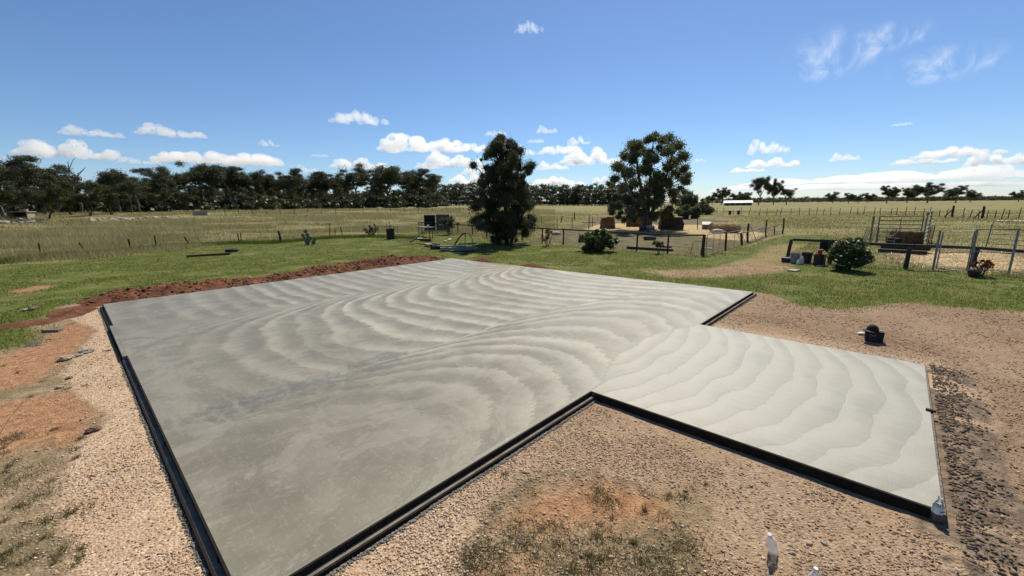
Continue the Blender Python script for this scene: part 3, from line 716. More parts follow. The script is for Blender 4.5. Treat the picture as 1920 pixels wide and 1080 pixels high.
# ------------------------------------------------------------------ trees
def limb_tube(mb, a, b, r0, r1, rng, n=4, wob=.08, sides=6):
    a, b = Vector(a), Vector(b); L = (b-a).length; pts = []; rad = []
    for i in range(n+1):
        t = i/n; p = a.lerp(b, t)
        if 0 < i < n: p += Vector((rng.normal(0, wob*L), rng.normal(0, wob*L), rng.normal(0, wob*L*.4)))
        p.z += math.sin(t*math.pi)*L*.05; pts.append(p); rad.append(r0+(r1-r0)*t)
    mb.tube(pts, rad, sides); return pts
def gum_meshes(seed, H=16.0, spread=.42, bare=.38, clumps=22, per=330, leaf=.42, stems=1, mleaf='leaf_gum_far', mbark='bark_pale', flat=.55):
    rng = np.random.default_rng(seed); mb = MB(); cl = []
    for st in range(stems):
        az = rng.random()*6.28; ln = (.10 if stems == 1 else .22)*H*(.5+rng.random())
        fork = Vector((math.cos(az)*ln*.5, math.sin(az)*ln*.5, H*bare*(.75+.3*rng.random())))
        r0 = H*.021*(1 if stems == 1 else .72)
        limb_tube(mb, (0, 0, -.25), fork, r0*1.25, r0*.75, rng, 5, .035, 7)
        nl = 5 if stems == 1 else 3
        for k in range(nl):
            a2 = az+6.28*k/nl+rng.normal(0, .35); rr = H*spread*(.30+.62*rng.random()); zz = H*(.60+.36*rng.random()*(1-.4*rr/(H*spread)))
            end = Vector((math.cos(a2)*rr+fork.x*.5, math.sin(a2)*rr+fork.y*.5, zz))
            pts = limb_tube(mb, fork, end, r0*.6, r0*.16, rng, 4, .06, 5)
            m_ = max(2, clumps//(nl*stems))
            for j in range(m_):
                t = .45+.6*rng.random(); q = pts[0].lerp(end, min(t, 1))
                q = q+Vector((rng.normal(0, H*.085), rng.normal(0, H*.085), rng.normal(H*.015, H*.05)))
                mb.tube([pts[2], pts[2].lerp(q, .6)+Vector((0, 0, H*.01)), q], [r0*.22, r0*.13, r0*.05], 4)
                s_ = H*(.055+.065*rng.random()); cl.append((q.x, q.y, q.z, s_*1.35, s_*1.35, s_*flat*1.2, (s_/(H*.085))**2))
    top = max(c[2]+c[5] for c in cl); k = H/top
    cl = [(c[0]*k, c[1]*k, c[2]*k)+tuple(c[3:]) for c in cl]; mb.v = [(p[0]*k, p[1]*k, p[2]*k) for p in mb.v]
    V, Fq, t = leaf_cloud(rng, cl, leaf, per, .35, .42, .6, .5)
    return mb.mesh('trunk', mbark, True), mesh_np('crown', V, Fq, mleaf, dict(tint=t))
def tree_proto(name, meshes, label, group=None):
    o = thing(name, (0, 0, 0), label, 'tree', group)
    link('trunk', meshes[0], o); link('crown', meshes[1], o); return o
WOOD = 'gum trees of the woodland edge'
protos = [
    tree_proto('gum_tree', gum_meshes(1, 16, .36, .30, 40, 360), 'tall open gum tree with layered crown in the woodland behind the dry paddock', WOOD),
    tree_proto('gum_tree', gum_meshes(2, 16, .32, .34, 36, 360, stems=2, flat=.75), 'twin stemmed gum tree in the woodland behind the dry paddock', WOOD),
    tree_proto('gum_tree', gum_meshes(3, 16, .40, .26, 44, 380, mbark='bark_grey', flat=.75), 'spreading dark trunked gum tree in the woodland behind the dry paddock', WOOD),
    tree_proto('gum_tree', gum_meshes(4, 16, .26, .42, 26, 340), 'slim pale trunked gum tree with tufted crown behind the dry paddock', WOOD),
    tree_proto('wattle_tree', gum_meshes(5, 12, .55, .20, 34, 420, .36, 2, 'leaf_wattle', 'bark_dark', .75), 'low bushy olive green tree at the woodland edge behind the dry paddock', WOOD),
    tree_proto('gum_tree', gum_meshes(6, 16, .46, .28, 46, 420, .50, mbark='bark_grey', flat=.8), 'broad domed gum tree standing alone on the far pale field', 'lone trees on the far field')]
def plant_tree(k, px, d, ytop, first=[True]*len(protos), wide=1.0, label=None, group=None, base=None):
    b = far(px, d) if base is None else base
    hh = top_z(b, px, ytop)-b.z; H0 = 12.0 if k == 4 else 16.0
    rz = random.random()*6.28; s_ = hh/H0
    if first[k]: first[k] = False; o = protos[k]; o.location = b; o.rotation_euler.z = rz; o.scale = (s_*wide, s_*wide, s_)
    else: o = copy_tree(protos[k], b, rz, (s_*wide, s_*wide, s_))
    if label: o['label'] = label
    if group: o['group'] = group
    return o
random.seed(5)
rows = [  # (kind, px, distance, top row)
 (0, 8, 100, 287), (2, 45, 108, 302), (4, 85, 92, 322), (0, 78, 118, 299), (1, 108, 125, 311), (4, 25, 98, 335), (4, 130, 112, 345), (4, 165, 104, 340), (2, 222, 128, 316), (1, 196, 140, 330), (3, 262, 138, 326), (4, 205, 110, 345), (2, 245, 118, 338),
 (0, 312, 145, 315), (1, 345, 150, 309), (4, 300, 122, 342), (0, 378, 158, 306), (2, 402, 150, 302), (3, 425, 162, 313), (0, 444, 158, 312), (1, 468, 160, 315), (2, 500, 165, 321), (3, 522, 175, 330), (0, 553, 160, 315), (1, 580, 170, 326),
 (2, 602, 172, 319), (0, 625, 165, 320), (3, 648, 178, 332), (3, 674, 160, 318), (0, 700, 162, 311), (2, 730, 150, 305), (1, 762, 160, 312), (0, 785, 165, 316), (3, 806, 162, 322), (1, 640, 185, 335), (2, 560, 190, 333), (4, 350, 135, 345), (4, 470, 150, 350), (4, 515, 155, 352),
 (2, -40, 105, 300), (0, -90, 112, 292), (4, -25, 92, 335), (2, 150, 150, 335), (1, 285, 165, 322)]
rows += [(random.choice((0, 1, 2, 3)), x, 205+random.random()*60, 341+random.random()*20) for x in range(-60, 820, 19)]
KIND = ('tall layered gum tree', 'twin stemmed gum tree', 'spreading dark trunked gum tree', 'slim pale trunked gum tree', 'low bushy olive green tree')
def zone(px):
    for lim, s_ in ((60, 'by the small shelter'), (190, 'near the single bare dead tree'), (345, 'behind the rubble row'), (455, 'behind the stock trough'), (620, 'between stock trough and dead pair'), (700, 'around the bare dead pair'), (9999, 'where the woodland meets open field')):
        if px < lim: return s_
for i, (k, px, d, yt) in enumerate(rows): plant_tree(k, px, d, yt, wide=(.85+.35*random.random()) if k != 3 else 1.2, label=KIND[k]+(' in the front row ' if d < 200 else ' in the rear row ')+zone(px))
# far right: single trees on the pale field
for k, px, d, yt, w in ((5, 1738, 330, 341, 1.3), (5, 1662, 330, 347, 1.1), (5, 1700, 350, 351, 1.15), (5, 1790, 320, 347, 1.25), (5, 1908, 360, 356, 1.1), (5, 1590, 340, 361, 1.2), (5, 1560, 360, 359, 1.1), (5, 1625, 380, 361, 1.2), (5, 1352, 330, 351, 1.1), (5, 1385, 360, 359, 1.3), (5, 1398, 370, 360, 1.3), (5, 1335, 350, 364, 1.3), (5, 1818, 380, 355, 1.2), (5, 1608, 350, 364, 1.2)):
    plant_tree(k, px, d, yt, wide=w, label='broad domed gum tree standing alone on the far pale field', group='lone trees on the far field')
plant_tree(2, 1422, 265, 329, wide=.75, label='tall open gum tree beside the long white shed', group='gum pair by the white shed')
plant_tree(5, 1450, 272, 334, wide=.7, label='tall open gum tree beside the long white shed', group='gum pair by the white shed')
plant_tree(2, 1474, 280, 352, wide=1.2, label='low dark gum tree next to the tall pair by the white shed')
# far wood reading as one dark mass
cl = []; rw = np.random.default_rng(8)
for px in np.arange(790, 1170, 2.2):
    d = 330+rw.random()*60; b = far(px, d); yt = 347+rw.normal(0, 2.6)+(3 if px > 1000 else 0)
    hh = top_z(b, px, yt)-b.z
    for j in range(5): cl.append((b.x+rw.normal(0, 2.5), b.y+rw.normal(0, 2), b.z+hh*(.16+.2*j)*(.92+.1*rw.random()), 3.2, 3.2, 1.9, .75-.08*j))
for px in np.arange(1320, 2050, 2.4):
    d = 620+rw.random()*200; b = far(px, d); yt = 369.5+rw.normal(0, 1.6)-(px-1400)*.004
    hh = max(2, top_z(b, px, yt)-b.z)
    for j in range(2): cl.append((b.x+rw.normal(0, 3), b.y, b.z+hh*(.25+.35*j), 5.2, 5.2, hh*.26, .8))
for px in np.arange(-90, 830, 2.0):
    d = 270+rw.random()*60; b = far(px, d); hh = max(2, top_z(b, px, 366+rw.normal(0, 3))-b.z)
    for j in range(3): cl.append((b.x+rw.normal(0, 3), b.y+rw.normal(0, 2), b.z+hh*(.15+.3*j), 3.4, 3.4, hh*.2, .8))
for px in np.arange(-90, 815, 3.2):
    if rw.random() < .35: continue
    d = 135+rw.random()*70; b = far(px, d); hh = 1.5+3.2*rw.random()
    for j in range(2): cl.append((b.x+rw.normal(0, 1.2), b.y+rw.normal(0, 1.2), b.z+hh*(.3+.4*j), 1.5+rw.random(), 1.5+rw.random(), hh*.3, .45))
V, Fq, t = leaf_cloud(rw, cl, 1.2, 130, .2, .65)
tag(link('distant_wood', mesh_np('distant_wood', V, Fq, 'leaf_gum_far', dict(tint=t))), kind='stuff')
mb = MB()
for px in np.arange(795, 1165, 3.1):
    b = far(px, 325+rw.random()*30); limb_tube(mb, b, b+Vector((rw.normal(0, .6), 0, 9+3*rw.random())), .22, .10, rw, 2, .03, 4)
tag(mb.build('distant_trunks', 'bark_pale'), kind='stuff')
# bare dead trees over the woodland
dead = []
for px, d, yt in ((148, 120, 304), (640, 170, 311), (650, 172, 313)):
    b = far(px, d); hh = top_z(b, px, yt)-b.z; rg = np.random.default_rng(int(px)); mb = MB()
    tp = Vector((rg.normal(0, .5), rg.normal(0, .5), hh)); pts = limb_tube(mb, (0, 0, -.2), tp, .28, .05, rg, 6, .02)
    o = thing('dead_tree', b, 'bare grey dead tree poking above the woodland behind the dry paddock', 'tree', 'bare dead trees'); mb.build('trunk', 'bark_pale', o)
    for k in range(7):
        mb = MB(); p = pts[2+k % 4]; a = rg.random()*6.28; limb_tube(mb, p, p+Vector((math.cos(a)*hh*.16, math.sin(a)*hh*.16, hh*(.14+.12*rg.random()))), .10, .03, rg, 3, .05, 4); mb.build('branch', 'bark_pale', o)

# two trees near the fence, crown clumps at the tree's own distance
def near_tree(name, label, base, clumps, per, leaf, mleaf, mbark, stems, depth, droop, aspect, seed, brn=None):
    rng = np.random.default_rng(seed); o = thing(name, base, label, 'tree'); D = math.hypot(base.x, base.y); ux, uy = base.x/D, base.y/D
    def at_px(px, py, dep):
        v = ray(px, py); t = (D+dep)/math.hypot(v[0], v[1]); return Vector((v[0]*t, v[1]*t, CAMZ+v[2]*t))-base
    mb = MB(); ends = []
    for pts, r0, r1 in stems:
        P = [at_px(px, py, dp) for px, py, dp in pts]; P[0].z = min(P[0].z, -.1); n = len(P)
        mb.tube(P, [r0+(r1-r0)*i/(n-1) for i in range(n)], 8); ends += P[1:]
    cl = []
    for px, py, rp in clumps:
        for q in range(2):
            dep = rng.normal(0, depth*.5); c = at_px(px+rng.normal(0, rp*.22), py+rng.normal(0, rp*.22), dep); s_ = rp*D/FPX*(.55+.5*rng.random())
            cl.append((c.x, c.y, c.z, s_, s_, s_*.85, (rp/18)**2))
            e = min(ends, key=lambda p: (p-c).length+max(0, p.z-c.z)*2)
            mid = e.lerp(c, .55)+Vector((0, 0, .12)); mb.tube([e, mid, c], [.045, .03, .012], 4)
    mb.build('trunk', mbark, o, smooth=True)
    V, Fq, t = leaf_cloud(rng, cl, leaf, per, droop, aspect, .6, .55)
    link('crown', mesh_np('crown', V, Fq, mleaf, dict(tint=t)), o); return o
b1 = gg(950, 457)
cl = []
for py, x0, x1 in ((252, 936, 948), (260, 922, 956), (270, 917, 966), (282, 910, 974), (296, 908, 980), (310, 908, 988), (325, 908, 992), (340, 906, 990), (355, 904, 990), (370, 902, 992), (385, 896, 996), (398, 894, 996), (410, 896, 996), (422, 900, 992), (434, 912, 984), (446, 925, 970)):
    n = max(2, int((x1-x0)/9))
    for k in range(n): cl.append((x0+(x1-x0)*(k+.5)/n+random.gauss(0, 3), py+(random.gauss(0, 7) if py > 290 else abs(random.gauss(0, 5))+3), 9+random.random()*7))
cl += [(893, 410, 9), (899, 425, 8), (992, 420, 8), (997, 385, 7), (903, 300, 6), (991, 322, 8), (906, 330, 7), (898, 360, 6), (925, 452, 7), (968, 452, 6), (940, 258, 6), (930, 264, 6)]+[(950+random.gauss(0, 24), 300+130*random.random(), 15) for _ in range(26)]
near_tree('she_oak_tree', 'dense dark columnar tree growing beside the rail fence near the scrap heap', b1, cl, 620, .17, 'leaf_oak', 'bark_dark',
          [([(950, 458, 0), (949, 420, 0), (946, 370, .1), (945, 310, 0), (941, 258, 0)], .16, .03), ([(936, 457, -.2), (930, 430, -.3), (922, 395, -.4), (915, 340, -.3)], .09, .03), ([(958, 456, .2), (968, 420, .4), (978, 370, .5), (976, 320, .3)], .09, .03)], 1.7, .9, .22, 71)
b2 = gg(1213, 431)
cl = [(1185, 278, 16), (1200, 268, 15), (1213, 262, 14), (1226, 258, 12), (1238, 262, 12), (1170, 290, 15), (1190, 298, 18), (1160, 312, 15), (1215, 285, 16), (1178, 322, 18), (1157, 330, 12), (1205, 318, 18), (1228, 300, 16), (1150, 372, 12), (1168, 355, 16), (1190, 345, 17), (1160, 385, 14), (1150, 396, 9), (1178, 378, 16), (1195, 372, 16), (1218, 345, 17),
      (1255, 262, 13), (1268, 275, 15), (1250, 285, 15), (1280, 292, 13), (1265, 302, 16), (1284, 318, 13), (1248, 312, 14), (1270, 330, 16), (1288, 342, 11), (1252, 342, 16), (1236, 330, 14), (1238, 365, 16), (1262, 360, 16), (1280, 358, 10), (1225, 388, 15), (1248, 390, 14), (1205, 398, 13), (1185, 402, 11), (1265, 382, 12), (1145, 345, 8), (1292, 330, 8), (1163, 402, 8), (1240, 405, 10), (1258, 405, 9), (1158, 408, 9), (1172, 412, 9), (1190, 410, 9), (1228, 408, 10), (1200, 385, 14), (1215, 378, 15), (1232, 382, 14), (1150, 385, 10), (1147, 402, 7), (1272, 395, 9), (1180, 392, 12), (1210, 362, 14), (1226, 358, 13), (1208, 300, 14), (1240, 345, 12), (1200, 282, 12), (1235, 280, 11)]
near_tree('gum_tree', 'large dark green gum tree shading the pigs among the hay bales', b2, cl, 1150, .22, 'leaf_gum', 'bark_grey',
          [([(1213, 433, 0), (1212, 405, 0), (1205, 370, .3), (1196, 320, .3), (1192, 280, 0)], .34, .06), ([(1216, 433, .2), (1222, 400, .2), (1238, 360, .2), (1255, 315, 0), (1262, 275, -.2)], .26, .05), ([(1211, 432, -.2), (1200, 395, -.8), (1180, 360, -1.2), (1166, 320, -1)], .2, .05), ([(1214, 432, 0), (1216, 380, .6), (1220, 320, 1), (1225, 265, .8)], .22, .05)], 3.4, .55, .34, 73)

# ------------------------------------------------------------------ shrubs
def shrub(name, label, cat, px, py, x0, x1, ytop, mleaf, n=26, per=150, leaf=.09, seed=1, stems=6, aspect=.5, low=.15, mbark='bark_dark', base=None, group=None):
    rng = np.random.default_rng(seed); b = gg(px, py) if base is None else base; D = math.hypot(b.x, b.y)
    dep = (b.y*_fw[1]+(b.z-CAMZ)*_fw[2]); w = (x1-x0)/2*dep/FPX*1.06*math.cos(math.atan2(b.x, b.y))**.75; hh = top_z(b, px, ytop)-b.z
    o = thing(name, b, label, cat, group); mb = MB(); cl = []
    for k in range(stems):
        a = 6.28*k/stems+rng.random(); e = Vector((math.cos(a)*w*.6, math.sin(a)*w*.6, hh*(.55+.3*rng.random())))
        limb_tube(mb, (math.cos(a)*.04, math.sin(a)*.04, -.05), e, .022, .008, rng, 3, .07, 5)
    lob = rng.normal(size=(7, 3)); lob /= np.linalg.norm(lob, axis=1)[:, None]
    for k in range(n):
        d = rng.normal(size=3); d /= np.linalg.norm(d); rr = rng.random()**.4*(.72+.42*max(0, float((lob@d).max()))**5)
        z = hh*(low+(1-low)*(.5+.42*d[2]*rr)); s_ = min(w, hh/2)*(.16+.22*rng.random()); pr = .72+.28*math.sin(min(1, max(0, z/hh+.15))*math.pi)
        cl.append((d[0]*rr*w*.82*pr, d[1]*rr*w*.82*pr, z, s_, s_, s_*.8, 1.0))
    mb.build('stems', mbark, o)
    V, Fq, t = leaf_cloud(rng, cl, leaf, per, .1, aspect, .6, .5)
    link('foliage', mesh_np('foliage', V, Fq, mleaf, dict(tint=t)), o); return o, cl, rng
shrub('bush', 'dense round dark green bush in front of the rail fence', 'bush', 1120, 471, 1081, 1161, 427, 'leaf_shrub', 95, 200, .14, 3, 8, low=-.10)
shrub('young_shrub', 'thin leggy young shrub against the rail fence between tree and round bush', 'shrub', 1026, 461, 1013, 1044, 425, 'leaf_dry', 12, 45, .10, 4, 7)
shrub('young_shrub', 'little round sapling in front of the rail fence near its corner post', 'shrub', 1235, 476, 1219, 1251, 448, 'leaf_shrub', 14, 90, .09, 5, 3, low=.35)
o, cl, rg = shrub('flowering_bush', 'leafy bush with white flowers beside the black pots', 'bush', 1590, 507, 1545, 1636, 435, 'leaf_shrub', 100, 230, .10, 6, 8, low=-.05)
pts = []
for c in cl:
    for j in range(3):
        d = rg.normal(size=3); d /= np.linalg.norm(d); d[2] = abs(d[2])*.8; pts.append(np.array(c[:3])+d*np.array(c[3:6])*1.02)
fl = MB(); fmesh = rock_mesh('flower', 3, 'white_plastic', 1, .6, .3); fmesh.materials.clear(); fmesh.materials.append(mat('petal', (.62, .62, .50), (.48, .50, .36), 20, .8))
for p in pts[::2]:
    q = link('flower', fmesh, o, p); q.scale = (.035+.02*random.random(),)*3
shrub('thorn_bush', 'leafless twiggy bush beside the rusty drum', 'bush', 696, 443, 672, 722, 418, 'leaf_dry', 16, 40, .14, 8, 26, mbark='old_timber')
shrub('scrub_bush', 'brownish straggly bush growing through the scrap metal sheets', 'bush', 843, 440, 818, 862, 399, 'leaf_dry', 22, 110, .13, 9, 12)
shrub('creeper_bush', 'low green scrub at the foot of the dark columnar tree', 'bush', 930, 459, 914, 948, 438, 'leaf_oak', 14, 110, .10, 10, 5, low=.05)
shrub('edge_bush', 'leafy shrub beside the steel tube gate at the edge of the yard', 'bush', 1948, 470, 1905, 1990, 398, 'leaf_shrub', 36, 150, .14, 12, 7, low=.2)
o, _, _ = shrub('red_leafed_plant', 'small red leafed plant in a black pot by the mesh gate', 'plant', 1838, 517, 1815, 1874, 481, 'leaf_red', 13, 42, .075, 13, 7, low=.3)
MB().lathe([(.13, -.02), (.17, .19), (.185, .20), (.185, .22), (.15, .22), (.14, .17)], 14).build('pot', 'black_plastic', o, Vector((-.35, -.1, 0)))
for i, (px, x0, x1, yt, d) in enumerate(((1292, 1268, 1316, 352, 95), (1318, 1300, 1338, 372, 88), (1285, 1270, 1300, 380, 70), (1305, 1292, 1318, 384, 72), (1330, 1318, 1340, 385, 90))):
    b = far(px, d); shrub('dark_shrub', ('tall dark rounded shrub behind the gum tree in the pen' if i < 2 else 'low dark rounded shrub behind the gum tree in the pen'), 'shrub', px, 398, x0, x1, yt, 'leaf_gum', 70, 150, .34, 20+i, 5, base=b, low=-.12, group='dark shrubs behind the pen')
# prickly pear
b = gg(577, 459); o = thing('prickly_pear', b, 'small prickly pear cactus with flat green pads on the lawn edge', 'cactus')
for x_, z_, s_, ry, rz_ in ((0, .18, .20, 0, .2), (.16, .46, .19, .4, .5), (-.17, .42, .18, -.5, -.3), (.05, .70, .17, .1, .9), (-.26, .68, .14, -.3, .1), (.42, .16, .16, .5, .4), (.55, .40, .15, .3, -.4), (-.05, .95, .14, -.2, .3)):
    mb = MB(); M = Matrix.Rotation(rz_, 3, 'Z') @ Matrix.Rotation(ry, 3, 'Y')
    prof = [(.001, -1), (.38, -.9), (.7, -.55), (.9, 0), (.92, .35), (.75, .75), (.4, .96), (.001, 1)]
    mb.lathe([(r_*s_, z*s_) for r_, z in prof], 12, (0, 0, 0)); mb.v = [tuple(M @ Vector((v[0], v[1]*.18, v[2]))+Vector((x_, 0, z_))) for v in mb.v]; mb.build('pad', 'cactus_green', o, smooth=True)

# ------------------------------------------------------------------ clouds: bodies of scattering vapour
def cloud_mesh(seed, n=130, L=2.0, hgt=.55, vox=.024, depth=.8):
    rng = random.Random(seed); bm = bmesh.new()
    for i in range(n):
        x = rng.uniform(-1, 1); pr = (1-x*x)**.5
        env = pr*(.55+.75*mnoise.noise(Vector((x*2.6, seed*3.1, 0)))); env = max(.08, env)
        r_ = (.04+.12*rng.random()**1.8)*(.5+env*.7); z = rng.uniform(0, max(.05, env*.8-r_*.3)); y = rng.uniform(-.5, .5)*pr
        mm = bmesh.ops.create_icosphere(bm, subdivisions=2, radius=r_)
        for v in mm['verts']: v.co += Vector((x*L*.5, y*depth, z*hgt))
    me = bpy.data.meshes.new('puffs'); bm.to_mesh(me); bm.free(); o = bpy.data.objects.new('puffs', me); C.objects.link(o)
    md = o.modifiers.new('r', 'REMESH'); md.mode = 'VOXEL'; md.voxel_size = vox
    dg = bpy.context.evaluated_depsgraph_get(); dg.update(); m2 = bpy.data.meshes.new_from_object(o.evaluated_get(dg)); bpy.data.objects.remove(o)
    nv = len(m2.vertices); co = np.empty(nv*3, np.float32); m2.vertices.foreach_get('co', co); co = co.reshape(-1, 3)
    no = np.empty(nv*3, np.float32); m2.vertices.foreach_get('normal', no); no = no.reshape(-1, 3)
    for i in range(nv):
        p_ = Vector(co[i])+Vector((seed*7.3, 0, 0)); d = 0; a = .055; f = 4.2
        for k in range(4): d += a*(.45-abs(mnoise.noise(p_*f)))*1.3; a *= .56; f *= 2.1
        co[i] += no[i]*d*min(1, max(.15, (co[i][2]+.05)/.2))
    co[:, 2] = np.maximum(co[:, 2], -.03+co[:, 2]*.25)
    m2.vertices.foreach_set('co', co.ravel()); m2.name = 'cloud'; m2.update(); return m2
def volmat(name, dens, g_):
    mv = bpy.data.materials.new(name); mv.use_nodes = True; t = mv.node_tree; t.nodes.clear()
    ou = t.nodes.new('ShaderNodeOutputMaterial'); v = t.nodes.new('ShaderNodeVolumeScatter'); v.inputs['Density'].default_value = dens; v.inputs['Anisotropy'].default_value = g_
    v.inputs['Color'].default_value = (1, 1, 1, 1); t.links.new(v.outputs[0], ou.inputs['Volume']); return mv
v_thick, v_thin = volmat('cloud_vapour', .0065, .5), volmat('thin_vapour', .0016, .55)
cms = [cloud_mesh(k, 150 if k < 5 else 90) for k in range(7)]
for c in cms: c.materials.clear(); c.materials.append(v_thick)
cthin = [c.copy() for c in cms[:3]]
for c in cthin: c.materials.clear(); c.materials.append(v_thin)
ALT = 900.0
def cloud(px, py, w, h, k, label, group=None, thin=False, rz=0.0):
    a, e = az_el(px, py+h*.4); d = ALT/math.tan(max(e, .028)); d = min(d, 26000)
    me = (cthin if thin else cms)[k % (3 if thin else 7)]; o = link('cloud', me)
    sx = w*math.hypot(d, ALT)/FPX/2.05*math.cos(a); o.location = (d*math.sin(a), d*math.cos(a), d*math.tan(e))
    o.rotation_euler = (0, 0, -a+rz); zx = sx*(h/w)/.29; o.scale = (sx, sx*.9, zx)
    return tag(o, label, 'cloud', group)
W = 'small white clouds in a line low in the sky'
for i, (px, py, w, h) in enumerate(((130, 276, 138, 42), (172, 246, 88, 18), (322, 243, 100, 26), (418, 291, 195, 36), (505, 267, 34, 15), (673, 217, 98, 30), (815, 264, 195, 42), (672, 304, 98, 24), (850, 298, 115, 32),
        (1025, 241, 38, 18), (1052, 276, 76, 26), (1113, 291, 105, 36), (988, 283, 46, 16), (1440, 270, 66, 38), (1447, 303, 84, 22), (1582, 293, 46, 18), (575, 315, 38, 18), (930, 247, 38, 16), (885, 336, 80, 28), (1042, 338, 100, 24), (35, 297, 52, 14), (1130, 336, 40, 16), (1035, 310, 60, 18), (800, 310, 46, 14), (1690, 231, 30, 9), (1313, 299, 22, 9), (1790, 282, 120, 26), (1890, 292, 110, 34), (1730, 300, 90, 14), (770, 275, 60, 20), (950, 268, 50, 16), (1005, 262, 30, 12), (1085, 262, 40, 18), (1070, 300, 50, 14), (720, 312, 60, 16), (900, 318, 70, 18), (1400, 318, 60, 10), (260, 300, 60, 14), (600, 290, 30, 8))):
    cloud(px, py, w, h, i, ('long white cumulus cloud with lumpy top above the woodland' if w > 150 else 'broad puffy white cumulus cloud low over the fields' if w > 80 else 'small puffy white cumulus cloud low over the fields' if w > 40 else 'tiny white puff of cloud low over the fields'), W)
cloud(992, 48, 46, 25, 5, 'single small white puff of cloud high in the clear blue sky')
cloud(650, 42, 14, 7, 2, 'tiny faint wisp of cloud alone in the deep blue sky', thin=True)
for px, py, w, h in ((1560, 335, 300, 16), (1800, 322, 330, 30), (1700, 345, 500, 16), (1460, 350, 240, 12), (950, 348, 240, 12)):
    cloud(px, py, w, h, px, 'long hazy bank of pale cloud lying on the horizon', 'hazy cloud banks', thin=True)
# high thin ice cloud: streaks with a little depth, at their own altitude
mv = bpy.data.materials.new('ice_vapour'); mv.use_nodes = True; t = mv.node_tree; t.nodes.clear()
ou = N(t, 'OutputMaterial'); tcn = N(t, 'TexCoord'); mpn = N(t, 'Mapping'); t.links.new(tcn.outputs['Object'], mpn.inputs[0]); mpn.inputs['Scale'].default_value = (1.9, .55, 1); mpn.inputs['Rotation'].default_value = (0, 0, .5)
nz = ntex(t, mpn.outputs[0], 1.25, 9, .60, .55); gr = N(t, 'TexGradient', gradient_type='SPHERICAL'); t.links.new(tcn.outputs['Object'], gr.inputs[0])
fa = mth(t, 'MULTIPLY', mrange(t, nz, .38, .78), mrange(t, gr.outputs['Fac'], .0, .85)); fa = mth(t, 'MULTIPLY', fa, .58)
tb = N(t, 'BsdfTransparent'); tl = N(t, 'BsdfTranslucent'); tl.inputs[0].default_value = (.95, .95, .95, 1); df = N(t, 'BsdfDiffuse'); df.inputs[0].default_value = (.9, .9, .9, 1)
m1 = N(t, 'MixShader'); m1.inputs[0].default_value = .2; t.links.new(tl.outputs[0], m1.inputs[1]); t.links.new(df.outputs[0], m1.inputs[2])
m2_ = N(t, 'MixShader'); t.links.new(fa, m2_.inputs[0]); t.links.new(tb.outputs[0], m2_.inputs[1]); t.links.new(m1.outputs[0], m2_.inputs[2]); t.links.new(m2_.outputs[0], ou.inputs[0])
MATS['ice_vapour'] = mv
for i, (px, py, w, hpx, lb) in enumerate(((1560, 110, 190, 110, 'feathery wisp of ice cloud high over the far field'), (1770, 125, 190, 80, 'broader faint streak of ice cloud high over the far field'), (1660, 75, 150, 70, 'very faint veil of ice cloud between the two wisps'))):
    a, e = az_el(px, py); dd = 5200/math.tan(e); a1, e1 = az_el(px, py-hpx/2); a2, e2 = az_el(px, py+hpx/2)
    ly = (5200/math.tan(e2)-5200/math.tan(e1))/2; lx = w/2*math.hypot(dd, 5200)/FPX*math.cos(a)
    n = 24; A2, B2 = np.meshgrid(np.linspace(-1, 1, n), np.linspace(-1, 1, n)); zz = .03*np.sin(A2*3+i)*np.cos(B2*2)
    ii = np.arange(n*n).reshape(n, n); f = np.stack([ii[:-1, :-1], ii[:-1, 1:], ii[1:, 1:], ii[1:, :-1]], -1).reshape(-1, 4)
    o = link('cirrus_cloud', mesh_np('cirrus_cloud', np.stack([A2.ravel(), B2.ravel(), zz.ravel()], 1), f, 'ice_vapour', smooth=True))
    o.location = (dd*math.sin(a), dd*math.cos(a), 5200); o.rotation_euler = (0, 0, -a); o.scale = (lx, ly, 1500); tag(o, lb, 'cloud', 'thin ice clouds')

# ------------------------------------------------------------------ fences, posts, gates
rp = random.Random(17)
def up(base, px, py): return Vector((base.x, base.y, top_z(base, px, py)))
def post_mesh(h, r, lean=(0, 0), n=7, m='dark_timber', square=False):
    mb = MB(); tp = Vector((lean[0], lean[1], h))
    mb.tube([(0, 0, -.15), tp*.5+Vector((rp.gauss(0, r*.3), 0, 0)), tp], [r*1.05, r, r*.9], 4 if square else n)
    return mb.mesh('post', m)
def lone_post(name, px, py, tx, ty, r, m, label, cat='fence post', group=None):
    b = gg(px, py); v = ray(tx, ty); t = math.hypot(b.x, b.y)/math.hypot(v[0], v[1]); tp = Vector((v[0]*t, v[1]*t, CAMZ+v[2]*t))-b
    if m == 'dark_rust':    # steel star picket: three fins
        mb = MB()
        for k in range(3):
            a = 2.09*k+.4; d = Vector((math.cos(a), math.sin(a), 0))*r*1.6; s_ = Vector((-math.sin(a), math.cos(a), 0))*.005
            q = [Vector((0, 0, -.2)), tp]; V = [q[0]-s_, q[0]+s_, q[0]+s_+d, q[0]-s_+d, q[1]-s_, q[1]+s_, q[1]+s_+d, q[1]-s_+d]
            mb.add(V, [(3, 2, 1, 0), (4, 5, 6, 7), (0, 1, 5, 4), (1, 2, 6, 5), (2, 3, 7, 6), (3, 0, 4, 7)])
        me = mb.mesh(name, m)
    else: me = post_mesh(tp.z, r, (tp.x, tp.y), 8, m)
    me.name = name; return tag(link(name, me, None, b), label, cat, group)
OLD = 'leftover posts of the old fence line'
